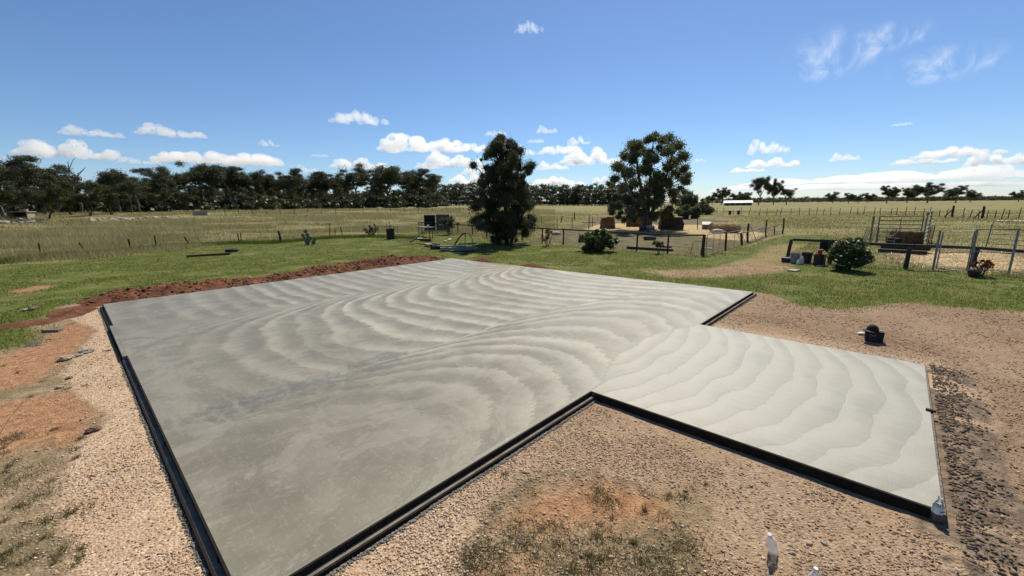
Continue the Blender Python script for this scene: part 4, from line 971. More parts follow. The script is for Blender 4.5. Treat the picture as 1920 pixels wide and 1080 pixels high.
for px, py, tx, ty, r, m, lb in (
    (77, 480, 72, 456, .022, 'dark_rust', 'thin rusty steel post standing alone in the tall dry grass'),
    (165, 477, 148, 455, .022, 'dark_rust', 'rusty steel post leaning far over in the dry grass'),
    (247, 472, 240, 448, .03, 'dark_rust', 'dark steel post leaning slightly beside a short stump'),
    (264, 469, 265, 459, .05, 'dark_timber', 'short broken timber post stub between two steel posts'),
    (295, 467, 289, 442, .025, 'dark_rust', 'tall slim steel post leaning at the lawn edge next to the stub'),
    (360, 462, 345, 444, .03, 'dark_rust', 'dark post tipped over steeply near the old tyre'),
    (449, 457, 445, 437, .025, 'dark_rust', 'leaning steel post, outer one of a close pair'),
    (452, 456, 451, 437, .025, 'dark_rust', 'upright steel post, inner one of a close pair'),
    (528, 455, 522, 433, .085, 'dark_timber', 'thick dark timber post leaning beside the prickly pear'),
    (618, 447, 618, 418, .022, 'dark_rust', 'tallest thin steel post near the leafless bush'),
    (628, 443, 628, 428, .02, 'dark_rust', 'short thin steel post between two others near the leafless bush'),
    (643, 443, 638, 426, .03, 'dark_rust', 'leaning steel post closest to the leafless bush')):
    lone_post('fence_post', px, py, tx, ty, r, m, lb, group=OLD)

WIRE_R = .0035
def wires(root, ends, n, z0, z1, name='wire', r=WIRE_R):
    "horizontal wires through a list of base points"
    for k in range(n):
        z = z0+(z1-z0)*k/max(1, n-1); mb = MB(); pts = []
        for a, b in zip(ends, ends[1:]):
            pts += [a+Vector((0, 0, z)), a.lerp(b, .5)+Vector((0, 0, z-.012))]
        pts.append(ends[-1]+Vector((0, 0, z))); mb.tube([p-root.location for p in pts], r, 3, False); mb.build(name, 'wire', root)
def mesh_fill(root, A, B, z0, z1, dx, dz, r=.0022, m='wire'):
    mb = MB(); L = (B-A).length; n = int(L/dx)
    for i in range(n+1):
        p = A.lerp(B, i/n)-root.location; mb.tube([p+Vector((0, 0, z0)), p+Vector((0, 0, z1))], r, 3, False)
    k = int((z1-z0)/dz)
    for j in range(k+1):
        z = Vector((0, 0, z0+(z1-z0)*j/k)); mb.tube([A-root.location+z, B-root.location+z], r, 3, False)
    o = mb.build('wire_mesh', m, root); o['kind'] = 'stuff'; return o
# rail fence in front of the pig pen
pp = [(786, 434, 417), (859, 439, 421), (886, 441, 422.5), (913, 445, 423.5), (979, 451, 426), (1017, 455, 428), (1056, 459, 430), (1125, 464, 433), (1194, 469, 436.5), (1252, 473, 439), (1318, 479, 441)]
bases = [gg(px, py) for px, py, _ in pp]
root = thing('rail_fence', bases[-1], 'weathered dark pipe rail fence with wire mesh in front of the pig pen', 'fence')
tops = []
for (px, py, ty), b in zip(pp, bases):
    h = top_z(b, px, ty)-b.z; r = .085 if px == 1318 else .05
    o = link('post', post_mesh(h+.03, r), root, b-root.location); tops.append(b+Vector((0, 0, h)))
for a, b in zip(tops, tops[1:]):
    mb = MB(); mb.tube([a-root.location, (a+b)/2-root.location-Vector((0, 0, .02)), b-root.location], .045, 7); mb.build('rail', 'dark_timber', root)
for k in range(3, len(bases)-1): mesh_fill(root, bases[k], bases[k+1], .04, .85, .30, .15)
wires(root, bases[:4], 3, .2, .75)
# panel fence running back along the pen
def panel(name, A, B, h, label, cat='fence panel', group=None, m='galv_worn', nv=3, r=.018, lean=Vector((0, 0, 0)), rails=0, mesh=True):
    root = thing(name, A, label, cat, group); d = B-A; up_ = Vector((0, 0, h))+lean
    mb = MB(); mb.tube([Vector((0, 0, .03)), up_, d+up_, d+Vector((0, 0, .03)), Vector((0, 0, .03))], r, 6, False); mb.build('frame', m, root)
    for k in range(1, nv):
        mb = MB(); mb.tube([d*(k/nv)+Vector((0, 0, .03)), d*(k/nv)+up_], r*.7, 5); mb.build('upright', m, root)
    for k in range(1, rails+1):
        mb = MB(); q = up_*(k/(rails+1)); mb.tube([q, d+q], r*.8, 5); mb.build('rail', m, root)
    if mesh: 
        mb = MB(); n = max(2, int(d.length/.14)); kk = max(2, int(h/.15))
        for i in range(1, n): mb.tube([d*(i/n)+Vector((0, 0, .05)), d*(i/n)+up_*.98], .0022, 3, False)
        for j in range(1, kk): mb.tube([up_*(j/kk), d+up_*(j/kk)], .0022, 3, False)
        mb.build('wire_mesh', 'wire', root)['kind'] = 'stuff'
    return root
a, b = gg(1323, 479), gg(1359, 468)
panel('mesh_gate', a, b, top_z(a, 1324, 440)-a.z, 'wire mesh gate hung on the thick corner post of the pig pen', 'gate', nv=3)
c = gg(1391, 459); panel('mesh_fence', b+Vector((.1, .2, 0)), c, .95, 'wire mesh fence panel next after the pen gate', nv=2)
d = gg(1419, 453); panel('mesh_fence', c+Vector((.1, .2, 0)), d, 1.0, 'mesh fence panel sagging outward by the long hay bale', nv=4, lean=Vector((-.35, .25, 0)))
for px, py, tx, ty, r, m, lb in ((1360, 468, 1362, 436, .06, 'dark_timber', 'dark timber post between the pen gate and mesh panel'), (1391, 459, 1389, 437, .07, 'dark_timber', 'short thick timber post where the mesh panels meet'), (1402, 454, 1404, 419, .07, 'dark_timber', 'tall timber post behind the sagging mesh panel'),
        (1436, 443, 1438, 412, .05, 'dark_timber', 'tall timber post carrying the sloping top rail'), (1452, 440, 1453, 423, .03, 'dark_rust', 'short steel post in the mesh fence near its end'), (1467, 438, 1470, 409, .06, 'dark_timber', 'tall end post of the pen fence by the dirt track'), (1308, 430, 1308, 405, .025, 'dark_rust', 'thin steel post standing behind the square hay stack')):
    lone_post('fence_post', px, py, tx, ty, r, m, lb)
mb = MB(); A = up(gg(1391, 459), 1390, 436); B = up(gg(1436, 443), 1437, 427); D_p = up(gg(1467, 438), 1469, 420); mb.tube([A, B, D_p], .03, 6)
tag(mb.build('top_rail', 'old_timber'), 'sloping pale timber top rail along the pen side by the track', 'rail')
root = thing('wire_fence', d, 'low wire mesh between the last posts of the pen fence', 'fence'); mesh_fill(root, d, gg(1436, 443), .05, .9, .25, .15); mesh_fill(root, gg(1436, 443), gg(1467, 438), .05, .9, .25, .15)
# small leaning hoop, trough planks, dish
A = gg(1294, 478); B = gg(1313, 479); root = thing('hoop_frame', A, 'small curved tube frame leaning on the corner post of the rail fence', 'frame')
mb = MB(); d_ = B-A; mb.tube([(0, 0, 0), Vector((.15, .1, .60)), Vector((.22, .12, .70)), d_*.9+Vector((.2, .1, .70)), d_+Vector((.1, .1, .62)), d_], .014, 6); mb.build('tube', 'dark_steel', root)
A = gg(1176, 467); B = gg(1262, 472.5); mb = MB(); c_ = (A+B)/2+Vector((.1, .35, .07)); ang = math.atan2((B-A).y, (B-A).x); mb.box(c_, ((B-A).length, .22, .13), ang); mb.box(c_+Vector((.9, .05, .10)), (.8, .26, .09), ang)
tag(mb.build('timber_beam', 'dark_timber'), 'long dark timber beam lying along the foot of the rail fence', 'beam')
c_ = gg(1326, 469); tag(MB().lathe([(.17, 0), (.22, .07), (.20, .07), (.15, .02)], 14).build('feed_dish', 'white_plastic', None, c_+Vector((.3, .5, 0))), 'white feed dish on the bare ground behind the pen gate', 'dish')
# posts standing in and behind the pen
PB = 'posts behind the rail fence'
for px, py, tx, ty, r, m, lb in ((1002, 428, 1002, 404, .022, 'dark_rust', 'thin steel post in the grass just past the columnar tree'), (1015, 420, 1015, 406, .02, 'dark_rust', 'short thin steel post in the grass past the columnar tree'), (1044, 428, 1045, 410, .02, 'dark_rust', 'thin steel post in front of the leaning timber post'), (1051, 418, 1054, 405, .07, 'dark_timber', 'thick dark timber post leaning in the grass behind the fence'),
        (1073, 428, 1073, 407, .022, 'dark_rust', 'thin steel post beside the thick upright timber post'), (1077, 414, 1077, 398, .07, 'dark_timber', 'thick upright timber post in the grass behind the fence'), (1104, 430, 1105, 403, .045, 'dark_timber', 'timber post with a short cross bar near the first hay bale'), (1111, 425, 1111, 406, .02, 'dark_rust', 'thin steel post close to the cross bar post')):
    lone_post('fence_post', px, py, tx, ty, r, m, lb, group=PB)
b = gg(1104, 430); mb = MB(); mb.box(b+Vector((0, -.06, top_z(b, 1104, 417))), (1.5, .05, .05)); tag(mb.build('cross_bar', 'dark_timber'), 'short horizontal bar fixed across a post near the first hay bale', 'bar')
# far boundary fence on the right
NP = 40; fb = []
for k in range(NP):
    px = 1346+k*15.4+rp.gauss(0, 2.2); d = 92-4*math.sin(k*.25)+rp.gauss(0, .6)-(k/NP)*12
    fb.append(far(px, d))
root = thing('boundary_fence', fb[0], 'long post and wire boundary fence across the right hand paddock', 'fence')
root['label'] = 'long sagging post and wire boundary fence across the green paddock'
pm = [post_mesh(1.15, .045, (l, 0), 5) for l in (0, .08, -.1, .2)]
for k, b in enumerate(fb):
    o = link('post', pm[rp.randrange(4) if k % 3 else 0], root, b-root.location); o.scale = (1, 1, .85+.3*rp.random())
wires(root, fb, 3, .35, 1.0, r=.006)
for px, d, lb in ((1789, 84, 'thick strainer post with diagonal stay in the far boundary fence'), (1846, 80, 'thick upright strainer post beside a leaning stay in the far boundary fence')):
    b = far(px, d); root = thing('strainer_post', b, lb, 'fence post'); link('post', post_mesh(1.5, .13), root); MB().tube([(-1.1, 0, -.05), (0, 0, 1.1)], .07, 6).build('stay', 'dark_timber', root)
# remains of a fence before the woodland
fb = [far(x, 92+rp.random()*8) for x in range(420, 900, 26)]
root = thing('paddock_fence', fb[0], 'faint post and wire fence before the woodland edge', 'fence')
for b in fb: link('post', pm[rp.randrange(4)], root, b-root.location)
wires(root, fb, 2, .5, .95, r=.006)

# right hand yard: rails with leaning posts, pots, gates
root = thing('yard_fence', gg(1476, 485), 'dark timber rail fence with leaning posts and wire round the yard', 'fence')
for (bx_, by_, tx, ty) in ((1476, 485, 1484, 449), (1556, 494, 1558, 452), (1697, 504, 1706, 465), (1826, 501, 1835, 464), (1945, 512, 1953, 473)):
    b = gg(bx_, by_); v = ray(tx, ty); t = math.hypot(b.x, b.y)/math.hypot(v[0], v[1]); tp = Vector((v[0]*t, v[1]*t, CAMZ+v[2]*t))-b
    o = link('post', post_mesh(tp.z, .075, (tp.x, tp.y), 8), root, b-root.location)
rb = []
for px, py, by_ in ((1483, 449, 485), (1558, 452, 494), (1637, 457.5, 499), (1706, 460.5, 504), (1749, 461.5, 503), (1835, 465, 501), (1953, 474, 512)):
    b = gg(px, by_); rb.append(up(b, px, py))
for a, b in zip(rb, rb[1:]):
    mb = MB(); mb.tube([a-root.location, b-root.location], .062, 8); mb.build('rail', 'dark_timber', root)
flat0 = lambda p: Vector((p.x, p.y, 0))
for k in (0, 2, 3, 4, 5): mesh_fill(root, flat0(rb[k]), flat0(rb[k+1]), .05, rb[k].z-.1, .30, .15, .0022)
def pot(name, x0, x1, yt, yb, m, label, taper=.8):
    b = gg((x0+x1)/2, yb); dep = b.y*_fw[1]+(b.z-CAMZ)*_fw[2]; w = (x1-x0)/2*dep/FPX*.86; h = top_z(b, (x0+x1)/2, yt)-b.z
    root = thing(name, b, label, 'pot'); bd = MB().lathe([(w*taper, 0), (w*.97, h*.88), (w*.9, h*.88), (w*.86, h*.8)], 18, caps=True).build('body', m, root, smooth=False)
    MB().lathe([(w*.97, h*.86), (w*1.04, h*.865), (w*1.04, h), (w*.95, h), (w*.93, h*.86)], 18, caps=False).build('rim', m, bd); return root, w, h
pot('plant_pot', 1480, 1499, 474.5, 493, 'grey_plastic', 'grey plastic pot, palest of the three beside the flowering bush')
pot('plant_pot', 1501, 1522, 473.5, 492.5, 'black_plastic', 'black plastic pot between the grey pot and the pot with a red mug')
r_, w, h = pot('plant_pot', 1524, 1547, 477, 497, 'black_plastic', 'black plastic pot with a red mug on it beside the flowering bush', .92)
MB().lathe([(w*.95, h-.06), (w*.95, h-.055)], 18).build('soil', 'brown_stone', r_)
cp = thing('mug', r_.location+Vector((-.02, 0, h-.055)), 'red mug with a white rim standing on a black pot', 'mug')
cu = MB().lathe([(.08, 0), (.09, .25), (.08, .25), (.07, .02)], 14).build('cup', 'red_plastic', cp); MB().lathe([(.091, .24), (.093, .275), (.08, .275), (.08, .24)], 14, caps=False).build('rim', 'white_plastic', cu)
mb = MB(); mb.tube([(-.085, 0, .2), (-.15, 0, .17), (-.15, 0, .08), (-.083, 0, .05)], .014, 6); mb.build('handle', 'red_plastic', cp)
b = gg(1475, 491); root = thing('storage_tub', b, 'low dark blue plastic tub at the foot of the leaning end post', 'tub'); MB().box((0, 0, .09), (.36, .26, .18), .5, taper=1.08).build('body', 'blue_plastic', root); MB().box((0, 0, .19), (.41, .30, .025), .5).build('lip', 'blue_plastic', root)
def bottle(name, b, h, r, m, label, tilt=None, capm='white_plastic', extra=None):
    root = thing(name, b, label, 'bottle')
    if tilt: root.rotation_euler = tilt
    k = h/.21; pr = [(.55, 0), (.92, .004), (1, .012), (.98, .03), (.90, .035), (1, .042), (1, .075), (.86, .085), (.97, .10), (1, .115), (.95, .135), (.72, .155), (.45, .175), (.36, .182), (.36, .192)]
    MB().lathe([(a_*r, z*k) for a_, z in pr], 20).build('body', m, root, smooth=True)
    MB().lathe([(.40*r, .186*k), (.43*r, .188*k), (.43*r, .208*k), (.36*r, .21*k)], 14).build('cap', capm, root)
    return root, k
for px, py, h, lb in ((1496, 495.5, .20, 'squat white plastic bottle in front of the grey pot'), (1503, 494.5, .32, 'taller white plastic bottle between the grey pot and a black pot')): bottle('plastic_bottle', gg(px, py), h, .07, 'white_plastic', lb)
for i, (px, py, w, dd, lb) in enumerate(((1489, 507, .42, .3, 'flat pale concrete paver lying on the lawn below the pots'), (1541, 498.5, .5, .2, 'flat pale board in the grass at the foot of a black pot'))):
    mb = MB(); mb.box((0, 0, .03), (w, dd, .05), .5); tag(mb.build('paver', 'pale_stone', None, gg(px, py)), lb, 'paver')
# dark sack hung over the rail
A = rb[0].lerp(rb[1], .66); mb = MB(); n = 7
V = [A+(rb[1]-rb[0]).normalized()*(.55*i/n)+Vector((0, -.075+.03*math.sin(i*2.1), .06-(.52+.06*math.sin(i*1.7))*j/4)) for j in range(5) for i in range(n+1)]
mb.add(V, [(j*(n+1)+i, j*(n+1)+i+1, (j+1)*(n+1)+i+1, (j+1)*(n+1)+i) for j in range(4) for i in range(n)]); o = mb.build('sack', 'black_fabric'); o.modifiers.new('s', 'SOLIDIFY').thickness = .02
tag(o, 'dark ragged sack hanging over the yard rail above the pots', 'sack')
# steel yard panels
def rail_panel(name, A, B, h, nr, label, r=.022, m='galv_worn', group=None, feet=True, uprights=1):
    root = thing(name, A, label, 'cattle panel', group); d = B-A
    for q in (Vector((0, 0, 0)), d):
        mb = MB(); mb.tube([q+Vector((0, 0, -.05)), q+Vector((0, 0, h))], r*1.35, 7); mb.build('upright', m, root)
    for k in range(nr):
        mb = MB(); z = Vector((0, 0, h*(.14+.86*k/(nr-1))-.01)); mb.tube([z, d+z], r, 6); mb.build('rail', m, root)
    for k in range(1, uprights+1):
        mb = MB(); q = d*(k/(uprights+1)); mb.tube([q+Vector((0, 0, h*.12)), q+Vector((0, 0, h))], r*.8, 6); mb.build('brace', m, root)
    return root
YG = 'steel cattle yard panels'
A, B = gg(1642, 456), gg(1723, 457); H1 = top_z(A, 1643, 405.5)
rail_panel('cattle_panel', A, B, H1, 7, 'long steel tube cattle panel behind the brown hay bale', .026, group=YG)
A2, B2 = gg(1631, 458), gg(1720, 460); rail_panel('cattle_panel', A2+Vector((.15, -.3, 0)), B2+Vector((-1.6, -.2, 0)), H1*.62, 6, 'lower steel panel with a curved corner leaning in front of the long cattle panel', .018, group=YG)
A3 = gg(1630, 455); rail_panel('cattle_panel', A3, A+Vector((-.05, .35, 0)), H1, 5, 'narrow end panel joining the long cattle panel at its bush end', .024, group=YG, uprights=0)
A4 = gg(1729, 459); B4 = gg(1737, 453); rail_panel('loading_ladder', A4, B4, top_z(A4, 1729, 397), 8, 'tall narrow steel ladder frame standing at the end of the cattle panel', .03, uprights=0)
A5 = gg(1613, 462); panel('mesh_fence', A5, gg(1632, 460), 1.1, 'old mesh panel leaning behind the flowering bush', nv=5, lean=Vector((.5, .3, 0)), mesh=True)
A6 = gg(1738, 466); rail_panel('cattle_panel', A6, A6+Vector((.9, .7, 0)), 1.25, 5, 'small rusty gate piece leaning beside the brown hay bale', .018, 'rust', uprights=1)
b = gg(1676, 458); mb = MB(); root = thing('feed_trough', b, 'black rectangular feed trough beside the brown hay bale', 'trough', rz=.75); mb.box((0, 0, .22), (1.1, .5, .42), taper=1.1); mb.build('body', 'black_plastic', root); MB().box((0, -.26, .10), (1.12, .03, .05)).build('strip', 'grey_plastic', root)
for k, (x0, y0, x1, y1, z, lb) in enumerate(((1646, 472, 1738, 477, .08, 'lowest of the dark beams stacked behind the yard rail'), (1650, 469, 1742, 473, .20, 'upper dark beam of the stack behind the yard rail'), (1690, 471, 1744, 474, .30, 'short dark beam on top of the stack behind the yard rail'))):
    A, B = gg(x0, y0), gg(x1, y1); mb = MB(); mb.box((A+B)/2+Vector((0, 0, z)), ((B-A).length, .3, .2), math.atan2((B-A).y, (B-A).x)); tag(mb.build('timber_beam', 'dark_timber'), lb, 'beam', 'beams behind the yard rail')
# galvanised mesh gate and panel
G1, G2, G3 = gg(1749, 506), gg(1814, 512), gg(1891, 514)
h1, h2, h3 = top_z(G1, 1754, 431), top_z(G2, 1819, 429), top_z(G3, 1895, 426)
root = thing('mesh_gate', G1, 'tall galvanised tube gate with wire mesh beside the red leafed plant', 'gate')
mb = MB(); mb.tube([G1-G1+Vector((0, 0, 0)), Vector((0, 0, h1))], .034, 8); mb.build('gate_post', 'galv', root)
d = G2-G1
mb = MB(); mb.tube([Vector((.1, -.02, .08)), Vector((.1, -.02, h1-.06)), d*.96+Vector((0, 0, h2-.06)), d*.96+Vector((0, 0, .08)), Vector((.1, -.02, .08))], .022, 7, False); mb.build('gate_frame', 'galv', root)
mb = MB(); mb.tube([Vector((.1, 0, h1*.44)), d*.96+Vector((0, 0, h2*.48))], .016, 6); mb.build('mid_rail', 'galv', root)
mesh_fill(root, G1+d*.05, G2-d*.05, .1, min(h1, h2)-.08, .08, .1, .0016, 'galv')
root = thing('mesh_fence', G2, 'galvanised tube and mesh fence panel next to the tall mesh gate', 'fence panel'); d = G3-G2
for q, h in ((Vector((.03, 0, 0)), h2), (d, h3)): mb = MB(); mb.tube([q, q+Vector((0, 0, h))], .034, 8); mb.build('post', 'galv', root)
mb = MB(); mb.tube([Vector((.03, 0, h2-.02)), d+Vector((0, 0, h3-.02))], .018, 6); mb.build('rail', 'galv', root)
mb = MB(); mb.tube([Vector((.03, 0, h2*.5)), d+Vector((0, 0, h3*.46))], .014, 6); mb.build('rail', 'galv', root)
mesh_fill(root, G2, G3, .05, min(h2, h3)-.08, .09, .1, .0016, 'galv')
# steel tube farm gate behind
A = gg(1847, 468); B = gg(1960, 476); h = top_z(A, 1860, 413); root = thing('farm_gate', A, 'steel tube farm gate with a rounded corner behind the mesh fence', 'gate'); d = B-A
mb = MB(); mb.tube([Vector((0, 0, .1)), Vector((.16, .05, h-.15)), Vector((.24, .08, h-.03)), Vector((.40, .1, h)), d+Vector((0, 0, h)), d+Vector((0, 0, .1))], .026, 7, False); mb.build('frame', 'galv_worn', root)
for k in range(5): mb = MB(); z = h*(.06+.165*k); mb.tube([Vector((.03+.03*k, 0, z)), d+Vector((0, 0, z))], .019, 6); mb.build('rail', 'galv_worn', root)

# ------------------------------------------------------------------ hay, kennel, pigs
def bale(name, x0, x1, yb, yt, m, label, kind='block', dep=1.3, seed=1, topm=None):
    A, B = gg(x0, yb), gg(x1, yb); c = (A+B)/2; w = (B-A).length; h = top_z(c, (x0+x1)/2, yt)-c.z; rz = math.atan2((B-A).y, (B-A).x)
    root = thing(name, c+Vector((math.sin(-rz), math.cos(rz), 0))*dep*.45, label, 'hay bale', rz=rz)
    bm = bmesh.new(); bmesh.ops.create_cube(bm, size=1); bmesh.ops.subdivide_edges(bm, edges=bm.edges[:], cuts=14, use_grid_fill=True)
    for v in bm.verts:
        p_ = v.co.copy()
        if kind == 'round':      # lying drum slumped on the ground, axis along x
            q = Vector((0, p_.y, p_.z)); L = max(abs(p_.y), abs(p_.z)); k = L/max(1e-6, q.length); q = q.lerp(q*k, .82); p_.y, p_.z = q.y, q.z; p_.x *= 1-.10*(2*abs(p_.z))**2
        else:
            k = 1-.16*max(0, (abs(p_.x)*2)**6)*max(0, p_.z*2)-.04*max(0, p_.z+.5); p_.x *= k; p_.y *= k; p_.z -= .06*(abs(p_.x)*2)**4*max(0, p_.z*2)
        s3 = Vector((p_.x*w, p_.y*dep, (p_.z+.5)*h)); nn = Vector((mnoise.noise(s3*2.2+Vector((seed*9, 0, 0))), mnoise.noise(s3*2.2+Vector((0, seed*9, 0))), mnoise.noise(s3*2.4+Vector((0, 0, seed*9)))))
        n2_ = mnoise.noise(s3*9+Vector((seed, 0, 0))); v.co = s3+nn*.09+v.normal*n2_*.035; v.co.z = max(v.co.z, -.02)
    me = bpy.data.meshes.new('hay'); bm.to_mesh(me); bm.free(); me.materials.append(MATS[m]); link('hay', me, root)
    rg = np.random.default_rng(seed); n = 900
    P = np.stack([rg.uniform(-.5, .5, n)*w*.97, rg.uniform(-.5, .5, n)*dep*.97, np.full(n, h*.96)], 1); sd = rg.random(n) < .6
    P[sd, 1] = -dep*.5; P[sd, 2] = rg.random(sd.sum())*h*.95
    V, Fb = blades(rg, P, .05+.06*rg.random(n), .02+.02*rg.random(n), 2.5)
    V[:, 2] -= .02; link('loose_hay', mesh_np('loose_hay', V, Fb, topm or 'straw' if m == 'hay_gold' else 'leaf_dry', dict(tint=np.repeat(rg.random(n), 3))), root)['kind'] = 'stuff'
    return root, w, h
bale('hay_bale', 1125, 1153.5, 428.5, 407.5, 'hay_brown', 'squat brown hay bale nearest the post with a cross bar', seed=2)
bale('hay_bale', 1175, 1205, 425, 408, 'hay_brown', 'brown hay bale half hidden behind the gum tree trunk', seed=3)
root, w, h = bale('hay_stack', 1238, 1282, 430.5, 408, 'hay_dark', 'dark square hay stack with strapped sides and a pale cover', seed=4, dep=1.8)
MB().box((0, 0, h+.03), (w*.9, 1.6, .05)).build('cover_sheet', 'pale_stone', root, label='pale sheet lying over the stack')
for k in range(7): MB().box((-w*.42+k*w*.14, -.95, h*.48), (.03, .03, h*.9)).build('strap', 'dark_rust', root)
q = MB(); q.box((-.3, -.3, h+.10), (.6, .4, .09), .3); q.build('folded_cloth', 'white_rag', root)
bale('hay_bale', 1336, 1388, 437, 418.5, 'hay_gold', 'long golden round hay bale lying on its side by the kennel', 'round', 1.4, 5)
bale('hay_bale', 1691, 1730, 460, 434, 'hay_brown', 'reddish brown hay bale in the yard before the cattle panel', 'block', 1.4, 6)
A, B = gg(1319, 430), gg(1334, 430); root = thing('kennel', (A+B)/2+Vector((.1, .5, 0)), 'small grey green kennel with a sloping roof beside the long bale', 'kennel', rz=-.35); w = (B-A).length
mb = MB(); hw = w/2; mb.add([(-hw, -.4, 0), (hw, -.4, 0), (hw, .4, 0), (-hw, .4, 0), (-hw, -.4, .46), (hw, -.4, .46), (hw, .4, .66), (-hw, .4, .66)], [(3, 2, 1, 0), (4, 5, 6, 7), (0, 1, 5, 4), (1, 2, 6, 5), (2, 3, 7, 6), (3, 0, 4, 7)]); mb.build('box', 'kennel_green', root)
MB().box((0, 0, .585), (w*1.12, .98, .035), rx=.245).build('roof', 'kennel_roof', root)
def pig(loc, rz, L, m, label, lying=False, seed=0):
    "one skinned body: trunk, neck, head, snout, four jointed legs"
    s_ = L/1.0; Vs = []; Es = []; Rd = []
    def add(p, r, par=None):
        Vs.append(Vector(p)*s_); Rd.append(r*s_); 
        if par is not None: Es.append((par, len(Vs)-1))
        return len(Vs)-1
    zb = .19 if lying else .44
    hip = add((0, 0, zb), (.20)); bel = add((.30, 0, zb-.02), .225, hip); sh = add((.56, 0, zb), .195, bel); nk = add((.72, 0, zb+(.0 if lying else -.02)), .15, sh)
    hd = add((.86, 0, zb-(.03 if lying else .10)), .115, nk); sn = add((1.0, 0, zb-(.09 if lying else .19)), .06, hd)
    rm = add((-.14, 0, zb+.02), .12, hip); tl = add((-.24, 0, zb+.02), .02, rm); add((-.27, .03, zb-.06), .012, tl)
    if not lying:
        for y in (-1, 1):
            a = add((.60, y*.10, .24), .075, sh); b_ = add((.61, y*.11, .12), .045, a); add((.61, y*.11, .0), .038, b_)
            a = add((-.02, y*.11, .27), .095, hip); b_ = add((-.09, y*.12, .15), .05, a); add((-.05, y*.12, .0), .038, b_)
    else:
        for y in (-1, 1):
            a = add((.62, y*.20, .07), .06, sh); add((.82, y*.22, .035), .035, a); a = add((.02, y*.22, .08), .07, hip); add((.24, y*.27, .035), .035, a)
    me = bpy.data.meshes.new('pig'); me.from_pydata([tuple(v) for v in Vs], Es, []); o = bpy.data.objects.new('t', me); C.objects.link(o)
    sk = o.modifiers.new('s', 'SKIN'); o.modifiers.new('u', 'SUBSURF').levels = 2
    for i, r_ in enumerate(Rd): me.skin_vertices[0].data[i].radius = (r_, r_)
    me.skin_vertices[0].data[0].use_root = True
    dg = bpy.context.evaluated_depsgraph_get(); dg.update(); m2 = bpy.data.meshes.new_from_object(o.evaluated_get(dg)); bpy.data.objects.remove(o)
    m2.name = 'body'; m2.materials.clear(); m2.materials.append(MATS[m]); m2.polygons.foreach_set('use_smooth', [True]*len(m2.polygons))
    root = thing('pig', loc, label, 'pig', 'pigs in the pen', rz=rz); link('body', m2, root)
    hp = Vs[hd]
    for y in (-1, 1):
        mb = MB(); e = hp+Vector((-.02*s_, y*.08*s_, .08*s_)); mb.add([e, e+Vector((.02, y*.07, .03))*s_, e+Vector((.12, y*.10, -.03))*s_, e+Vector((.05, y*.02, .01))*s_, e+Vector((.03, y*.03, .05))*s_], [(0, 1, 4), (1, 2, 4), (2, 3, 4), (3, 0, 4), (0, 3, 2, 1)]); mb.build('ear', m, root)
    return root
pig(gg(1203, 437), 1.25, 1.15, 'pig_dark', 'dark grey pig standing rear-on beside the gum tree trunk')
pig(gg(1223, 437), 1.85, 1.15, 'pig_pink', 'pink and brown pig standing rear-on next to a dark pig', seed=1)
pig(gg(1210, 450), .1, .85, 'pig_dark', 'dark spotted pig lying flat on the dirt in front of the gum tree', True)
pig(gg(1338, 438), .15, 1.05, 'pig_white', 'pale pig lying against the long golden hay bale', True)
pig(gg(1036, 440), .2, .8, 'pig_white', 'pale pig lying in the grass behind the leggy young shrub', True)

# ------------------------------------------------------------------ scrap heap by the fence
b = gg(733, 448); root = thing('rusty_drum', b, 'rusty steel drum used as a burning bin', 'drum'); MB().lathe([(.33, 0), (.34, .02), (.33, .28), (.35, .30), (.33, .32), (.33, .56), (.35, .58), (.33, .60), (.33, .82), (.345, .84), (.30, .84), (.30, .1)], 22).build('body', 'dark_rust', root)
for k in range(4): mb = MB(); a = k*1.6; mb.tube([(math.cos(a)*.2, math.sin(a)*.2, .1), (math.cos(a)*.3, math.sin(a)*.25, 1.05+.12*k)], .022, 5); mb.build('iron_bar', 'dark_rust', root)
A, B = gg(711, 450), gg(748, 450); root = thing('pipe_frame', A, 'thin pipe frame standing over the rusty drum', 'frame'); d = B-A; ht = top_z(A, 712, 424)
mb = MB(); mb.tube([Vector((-.1, 0, 0)), Vector((0, 0, ht)), d+Vector((0, 0, ht-.05)), d+Vector((-.2, 0, 0))], .018, 6); mb.build('pipe', 'rust', root); mb = MB(); mb.tube([Vector((.0, .1, 0)), Vector((.5, .2, .5))], .016, 5); mb.build('brace', 'rust', root)
# bench stand
A, B = gg(786, 447), gg(806, 449); root = thing('work_stand', A, 'rusted steel stand with a shelf and high back among the scrap', 'stand'); d = B-A; e = Vector((.1, .7, 0)); h0, h1_ = top_z(A, 786, 425.5), top_z(A+e, 785, 417)
for q in (Vector((0, 0, 0)), d, e, d+e): mb = MB(); mb.tube([q, q+Vector((0, 0, h0 if q.y < .4 else h1_))], .026, 6); mb.build('leg', 'dark_rust', root)
MB().box((d+e)/2+Vector((0, 0, h0)), (d.length*1.1, .8, .06), math.atan2(d.y, d.x)).build('shelf', 'grey_timber', root); mb = MB(); mb.tube([e+Vector((0, 0, h1_)), d+e+Vector((0, 0, h1_))], .024, 6); mb.build('back_rail', 'dark_rust', root)
mb = MB(); mb.lathe([(.07, 0), (.09, .14), (.09, .18), (.05, .18)], 12); tag(mb.build('tin_can', 'white_plastic', None, A+d*.85+Vector((0, .2, h0+.03))), 'small white tin on the shelf of the rusted stand', 'can')
